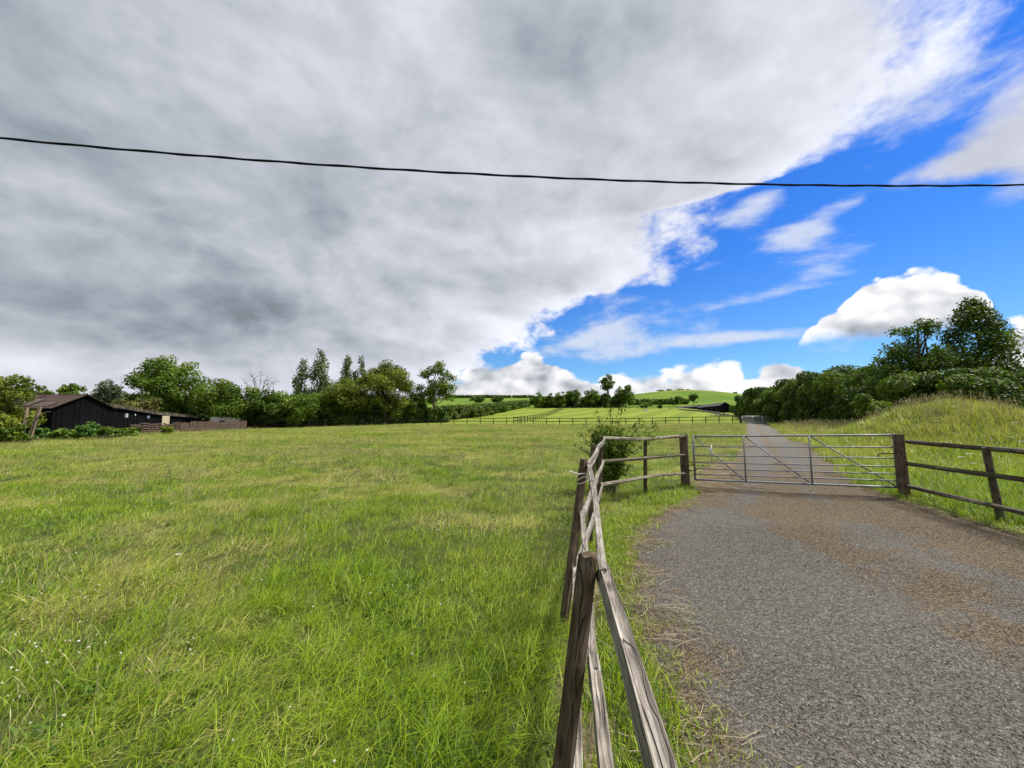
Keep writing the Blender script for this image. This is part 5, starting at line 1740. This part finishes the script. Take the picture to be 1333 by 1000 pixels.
def barn():
    r = np.random.default_rng(2)
    YA, YC = 32.0, 36.6
    xg = at(69, HOR, YA)[0]; YB = (YA + YC) / 2 - .15
    ze = at(69, 529, YA)[2]; zr = at(110, 514.5, YB)[2]
    xl = xg - 11.0
    root = thing('barn', 'low black boarded barn with a rusty corrugated roof at the left edge of the field', 'barn', (xg, YA, gz(xg, YA)))
    o = np.array(root.location)
    z0 = -.25 - o[2] + min(gz(xg, YA), gz(xl, YA))
    m = MB()
    X = lambda x: x - o[0]
    yA, yB, yC = 0.0, YB - YA, YC - YA
    board_wall(m, (X(xl), yA), (X(xg), yA), z0, ze - o[2] - .05, ze - o[2] - .05, 46, r=r)
    board_wall(m, (X(xg) - .03, yA), (X(xg) - .03, yB), z0, ze - o[2], zr - o[2] - .06, 10, r=r)
    board_wall(m, (X(xg) - .03, yB), (X(xg) - .03, yC), z0, zr - o[2] - .06, ze - o[2], 10, r=r)
    board_wall(m, (X(xl), yC), (X(xg), yC), z0, ze - o[2] - .05, ze - o[2] - .05, 30, r=r)
    board_wall(m, (X(xl), yA), (X(xl), yC), z0, ze - o[2], ze - o[2], 10, r=r)
    m.build('wall', M_BLACK, root)
    sl = (zr - ze) / (YB - YA)
    for side in (0, 1):
        m = MB()
        if side == 0:
            ribbed(m, (X(xl), yA - .4, ze - o[2] - .4 * sl + .03), (X(xg) + .25, yA - .4, ze - o[2] - .4 * sl + .03), (X(xl), yB + .02, zr - o[2] + .05), (X(xg) + .25, yB + .02, zr - o[2] + .05), 60, .022)
        else:
            ribbed(m, (X(xl), yC + .3, ze - o[2] - .3 * sl), (X(xg) + .25, yC + .3, ze - o[2] - .3 * sl), (X(xl), yB + .03, zr - o[2] + .06), (X(xg) + .25, yB + .03, zr - o[2] + .06), 60, .022)
        m.build('roof', M_RUST, root)
    # patched sheets lying loose on the front slope
    m = MB()
    for k in range(9):
        s = r.random() * .85; t = r.random() * .7; w = .7 + .6 * r.random(); h = .5 + .5 * r.random()
        x0 = X(xl) + (xg - xl) * s + 0.2; y0 = -.3 + (YB - YA) * t
        zz = lambda yy: ze - o[2] + sl * yy + .085 + .02 * (k % 3)
        ribbed(m, (x0, y0, zz(y0)), (x0 + w, y0 + .1, zz(y0 + .1)), (x0, y0 + h, zz(y0 + h)), (x0 + w, y0 + h + .1, zz(y0 + h + .1)), 5, .015, .012)
    m.build('patch_sheet', sheet_mat('pale patched sheet', (.05, .039, .034), (.11, .09, .078), scale=2), root)
    m = MB(); yy = -.06
    m.box((X(xg) - 3.4, yA - .06, (ze - o[2]) - .62), (1.1, .05, .10)); m.build('fascia_board', plain('pale board', (.25, .22, .2), .9), root)


def shed():
    r = np.random.default_rng(4)
    P = [at(143, HOR, 37.0), at(205, HOR, 46.0), at(256, HOR, 58.0)]
    tz = [at(143, 530.5, 37.0)[2], at(205, 540.2, 46)[2], at(256, 544.8, 58)[2]]
    root = thing('shed', 'long low black lean-to shed with dead grass growing on its sloping roof', 'shed', (P[0][0], P[0][1], gz(P[0][0], P[0][1])))
    o = np.array(root.location)
    w = MB(); rf = MB(); tuft = []
    for k in (0, 1):
        a = P[k][:2] - o[:2]; b = P[k + 1][:2] - o[:2]
        za = tz[k] - o[2]; zb = tz[k + 1] - o[2] - (0.0 if k else .02)
        board_wall(w, a, b, -.9, za, zb, 34, r=r)
        d = (b - a) / np.linalg.norm(b - a); n = np.array([-d[1], d[0]])
        if n[0] > 0: n = -n
        back = n * 3.6
        if k == 0: board_wall(w, a, a + back, -.9, za, za, 8, r=r)
        else: board_wall(w, b, b + back, -.9, zb, zb, 8, r=r)
        board_wall(w, a + back, b + back, -.9, za + .3, zb + .3, 14, r=r)
        q = -n * .25
        ribbed(rf, (*(a + q), za + .04), (*(b + q), zb + .04), (*(a + back), za + .42), (*(b + back), zb + .42), 40, .02)
        for j in range(1500):
            s = r.random(); u = r.random() ** 1.6
            xy = a + (b - a) * s + (back - q) * u + q
            z = za + (zb - za) * s + .06 + .36 * u
            h = .10 + .34 * r.random() ** 2; fa = r.random() * 3.14; c = np.array([math.cos(fa), math.sin(fa), 0]) * .04
            p = np.array([xy[0], xy[1], z]); tip = p + np.array([r.normal(0, .1), r.normal(0, .1), h])
            tuft.append([p - c, p + c, tip + c * .2, tip - c * .2])
    w.build('wall', M_BLACK, root)
    rfo = rf.build('roof', M_ROOFG, root)
    V = np.array(tuft).reshape(-1, 3)
    mobj('roof_grass', np_mesh('roof_grass', V, np.arange(len(V)).reshape(-1, 4), [M_THATCH]), rfo)
    # pale doorway and small white notices on the wall that faces the field
    for px, py, Y, sx, sz, mat, nm in ((215.5, 547.3, 47.2, .62, 1.1, plain('pale door', (.42, .36, .25), .8, var=.25), 'door'), (163.5, 541, 39.6, .30, .42, plain('faded notice', (.33, .33, .36), .8), 'notice'),
                                      (175, 540, 41.2, .16, .16, M_WHITE, 'notice'), (193, 543, 43.6, .2, .3, plain('blue grey board', (.12, .15, .22), .8), 'notice')):
        c = at(px, py, Y) - o
        m = MB(); m.box(c + np.array([.12, -.12, 0]), (.05, sx * 1.6, sz)); m.build(nm, mat, root)


def poles():
    M_POLE = wood_mat('bare leaning pole', (.07, .05, .035), (.19, .14, .10), (.34, .27, .20))
    for k, (t, f, lab) in enumerate((((35.5, 531), (27, 581), 'straight leaning pole, left of the two propped before the barn'), ((52, 529.5), (36.5, 580), 'leaning forked pole, right of the two propped before the barn'))):
        Y = 25.8
        a = V3(*t, Y + .4); b = V3(*f, Y)
        zb = gz(b.x, b.y)
        root = thing('pole', lab, 'pole', (b.x, b.y, zb), 'poles propped in front of the barn')
        d = (b - a).normalized(); bot = a + d * ((a.z - zb + .1) / -d.z)
        timber('shaft', bot, a, .20, .20, M_POLE, root, 'round', 130 + k, .8, rough=.02)
        if k:
            m = MB(); o = Vector(root.location)
            p0 = bot.lerp(a, .62) - o
            m.tube([p0, p0 + Vector((.25, 0, .35)), p0 + Vector((.6, 0, .58)), p0 + Vector((.95, 0, .62))], [.05, .045, .035, .02], 6)
            m.build('branch', M_POLE, root)


def pallets():
    r = np.random.default_rng(8)
    A = at(171, HOR, 37.6); B = at(236, HOR, 44.5); Cc = at(322, HOR, 53.5)
    root = thing('pallet_fence', 'rough brown fence of old pallets along the field edge below the shed', 'fence', (A[0], A[1], gz(A[0], A[1])))
    o = np.array(root.location)
    for a, b, n, hz in ((A, B, 6, True), (B, Cc, 9, False)):
        for k in range(n):
            p = a + (b - a) * (k + .02) / n; q = a + (b - a) * (k + .97) / n
            z = gz((p[0] + q[0]) / 2, (p[1] + q[1]) / 2) - o[2]
            top = (1.12 if hz else 1.22) + r.normal(0, .05)
            d = (q - p)[:2]; L = np.linalg.norm(d); d /= L; nx = np.array([d[1], -d[0]])
            Mx = np.array([[d[0], nx[0], 0], [d[1], nx[1], 0], [0, 0, 1.0]])
            c = ((p + q) / 2)[:2] - o[:2]
            tl = r.normal(0, .03)
            m = MB()
            if hz:
                for j in range(5):
                    m.box((c[0], c[1], z + .12 + j * (top - .2) / 4 + r.normal(0, .01)), (L, .03, .10), Mx)
                for s in (-.48, 0, .48):
                    m.box((c[0] + d[0] * L * s - nx[0] * .06, c[1] + d[1] * L * s - nx[1] * .06, z + top / 2), (.09, .06, top), Mx)
            else:
                nb = 7
                for j in range(nb):
                    s = (j + .5) / nb - .5; h = top + r.normal(0, .05)
                    m.box((c[0] + d[0] * L * s, c[1] + d[1] * L * s, z + h / 2), (L / nb * .74, .03, h), Mx)
                for zz in (.25, .9):
                    m.box((c[0] - nx[0] * .05, c[1] - nx[1] * .05, z + zz * top), (L, .05, .09), Mx)
            m.build('pallet', M_PALLET, root)


def trailer():
    Y = 56.5
    p = at(294, HOR, Y); x = p[0]; zt = at(296, 542.8, Y)[2]
    z0 = gz(x, Y)
    root = thing('trailer', 'white trailer roof showing above the brown pallet fence', 'trailer', (x, Y, z0))
    h = zt - z0
    L = 3.1
    m = MB()
    # rounded body shell
    prof = [(-1, .42), (-1, .9), (-.93, .985), (-.8, 1.0), (.72, 1.0), (.93, .97), (1, .88), (1, .42)]
    n = len(prof)
    V = []
    for yy in (-.9, .9):
        V += [[a * L / 2, yy, b * h] for a, b in prof]
    F = [[i, (i + 1) % n, n + (i + 1) % n, n + i] for i in range(n)] + [list(range(n))[::-1], list(range(n, 2 * n))]
    m.add(V, F); m.build('body', M_WHITE, root)
    m = MB(); m.box((.2, -.915, h * .62), (.9, .03, h * .16)); m.build('window', M_GLASS, root)
    for sx in (-.3, .3):
        m = MB(); th = np.linspace(0, 2 * np.pi, 17)
        m.tube(np.array([[sx, -.85, h * .2], [sx, -.70, h * .2]]), h * .2, 16); m.build('wheel', M_TYRE, root)
    m = MB(); m.tube([(L / 2, 0, h * .45), (L / 2 + .9, 0, h * .35)], .05, 6); m.build('drawbar', M_GALV, root)


def stable():
    r = np.random.default_rng(6)
    # near gable towards the camera, long wall receding to the left
    for nm, lab, gl, gr, far_px, Yn, Yf, ze, zr, zb, cat in (
            ('stable_block', 'long dark stable with a grey roof and a gable facing the track', 937.5, 950.5, 908, 130, 158, (527.6, 528.2), 523.6, 537.8, 'stable'),
            ('stable_block', 'lower dark stable wing left of the gabled stable', 907, 916, 878, 160, 182, (529.3, 529), 527.2, 535.6, 'stable')):
        A = at(gl, ze[0], Yn); Bp = at(gr, ze[1], Yn + 1.5); Fp = at(far_px, ze[0], Yf)
        zr_ = at((gl + gr) / 2, zr, Yn)[2]
        zbase = gz(A[0], A[1])
        root = thing(nm, lab, cat, (A[0], A[1], zbase), 'far stable buildings')
        o = np.array(root.location)
        a = A[:2] - o[:2]; b = Bp[:2] - o[:2]; f = Fp[:2] - o[:2]; g = f + (b - a)
        zz = A[2] - o[2]; zrr = zr_ - o[2]
        m = MB()
        c = (a + b) / 2; cf = (f + g) / 2
        lo = -3.0
        board_wall(m, a, f, lo, zz, zz, 24, r=r); board_wall(m, b, g, lo, zz, zz, 10, r=r)
        board_wall(m, a, c, lo, zz, zrr - .1, 6, r=r); board_wall(m, c, b, lo, zrr - .1, zz, 6, r=r)
        board_wall(m, f, cf, lo, zz, zrr - .1, 6, r=r); board_wall(m, cf, g, lo, zrr - .1, zz, 6, r=r)
        m.build('wall', M_BLACK, root)
        d = (f - a) / np.linalg.norm(f - a); n = (a - b) / np.linalg.norm(a - b)
        sl = (zrr - zz) / np.linalg.norm(c - a)
        for s, e0, e1 in ((n, a, f), (-n, b, g)):
            m = MB()
            p0 = e0 + s * .35 - d * .4; p1 = e1 + s * .35 + d * .4
            ribbed(m, (*p0, zz - .35 * sl + .03), (*p1, zz - .35 * sl + .03), (*(c - d * .4 + s * .01), zrr + .03), (*(cf + d * .4 + s * .01), zrr + .03), 40, .02)
            m.build('roof', M_ROOFG, root)
        for k in range(4):
            t = .12 + .22 * k
            p = a + (f - a) * t + n * .06
            m = MB(); Mx = np.array([[d[0], n[0], 0], [d[1], n[1], 0], [0, 0, 1.0]])
            m.box((p[0], p[1], zz - 1.1), (1.2, .06, 1.1), Mx); m.build('door', sheet_mat('dark stable door', (.03, .022, .018), (.06, .045, .035)), root)
    # the pale retaining kerb below the yard, and the rubble heap by the track
    root = thing('yard_wall', 'low grey concrete yard wall in front of the far stable', 'wall', (0, 0, 0))
    pts = [at(884, 534.8, 150), at(910, 536.2, 138), at(937, 538.2, 122)]
    root.location = (pts[0][0], pts[0][1], gz(pts[0][0], pts[0][1])); o = np.array(root.location)
    m = MB()
    for a, b in zip(pts[:-1], pts[1:]):
        d = (b - a)[:2]; L = np.linalg.norm(d); d /= L; n = np.array([d[1], -d[0]])
        za, zb_ = gz(*a[:2]) - o[2], gz(*b[:2]) - o[2]
        V = []
        for p, z, tz in ((a, za, a[2] - o[2] + .35), (b, zb_, b[2] - o[2] + .35)):
            for e in (-.15, .15):
                xy = p[:2] - o[:2] + n * e
                V += [[xy[0], xy[1], z - .5], [xy[0], xy[1], max(z + .5, tz)]]
        m.add(V, [[0, 1, 5, 4], [2, 6, 7, 3], [0, 2, 3, 1], [4, 5, 7, 6], [1, 3, 7, 5], [0, 4, 6, 2]])
    m.build('blockwork', plain('weathered concrete', (.22, .21, .20), .9, .2, var=.3, scale=1.5), root)
    x, y = at(942, HOR, 112)[0], 112
    root = thing('rubble_heap', 'grey heap of rubble beside the track below the stable', 'rubble', (x, y, gz(x, y)))
    m = MB()
    for k in range(60):
        v, f = pebble(r)
        s = .16 + .25 * r.random(); px_ = r.normal(0, 2.0); py_ = r.normal(0, .9)
        m.add(v * s + np.array([px_, py_, max(.05, .9 - .32 * abs(px_)) * r.random()]), f)
    m.build('rubble', plain('grey rubble', (.17, .165, .16), .9, .2, var=.4, scale=2), root)
    # two white jump blocks in the paddock, and the white marker on the skyline
    for k, px in enumerate((838.6, 842.4)):
        p = at(px, 533.6, 140); z = gz(p[0], p[1])
        root = thing('jump_block', 'left one of the two small white blocks standing in the paddock' if k == 0 else 'right one of the two small white blocks standing in the paddock', 'block', (p[0], p[1], z), 'white blocks in the paddock')
        m = MB(); m.box((0, 0, .35), (.75, .5, .7)); m.box((0, 0, .74), (.85, .6, .08)); m.build('block', M_WHITE, root)
    p = at(666, 519, 402); z = gz(p[0], p[1])
    root = thing('marker_post', 'white post in a gap of the skyline hedge', 'post', (p[0], p[1], z))
    m = MB(); m.box((0, 0, 1.6), (.9, .9, 3.2)); m.box((0, 0, 3.3), (1.1, 1.1, .2)); m.build('shaft', M_WHITE, root)


barn()
shed()
poles()
pallets()
trailer()
stable()
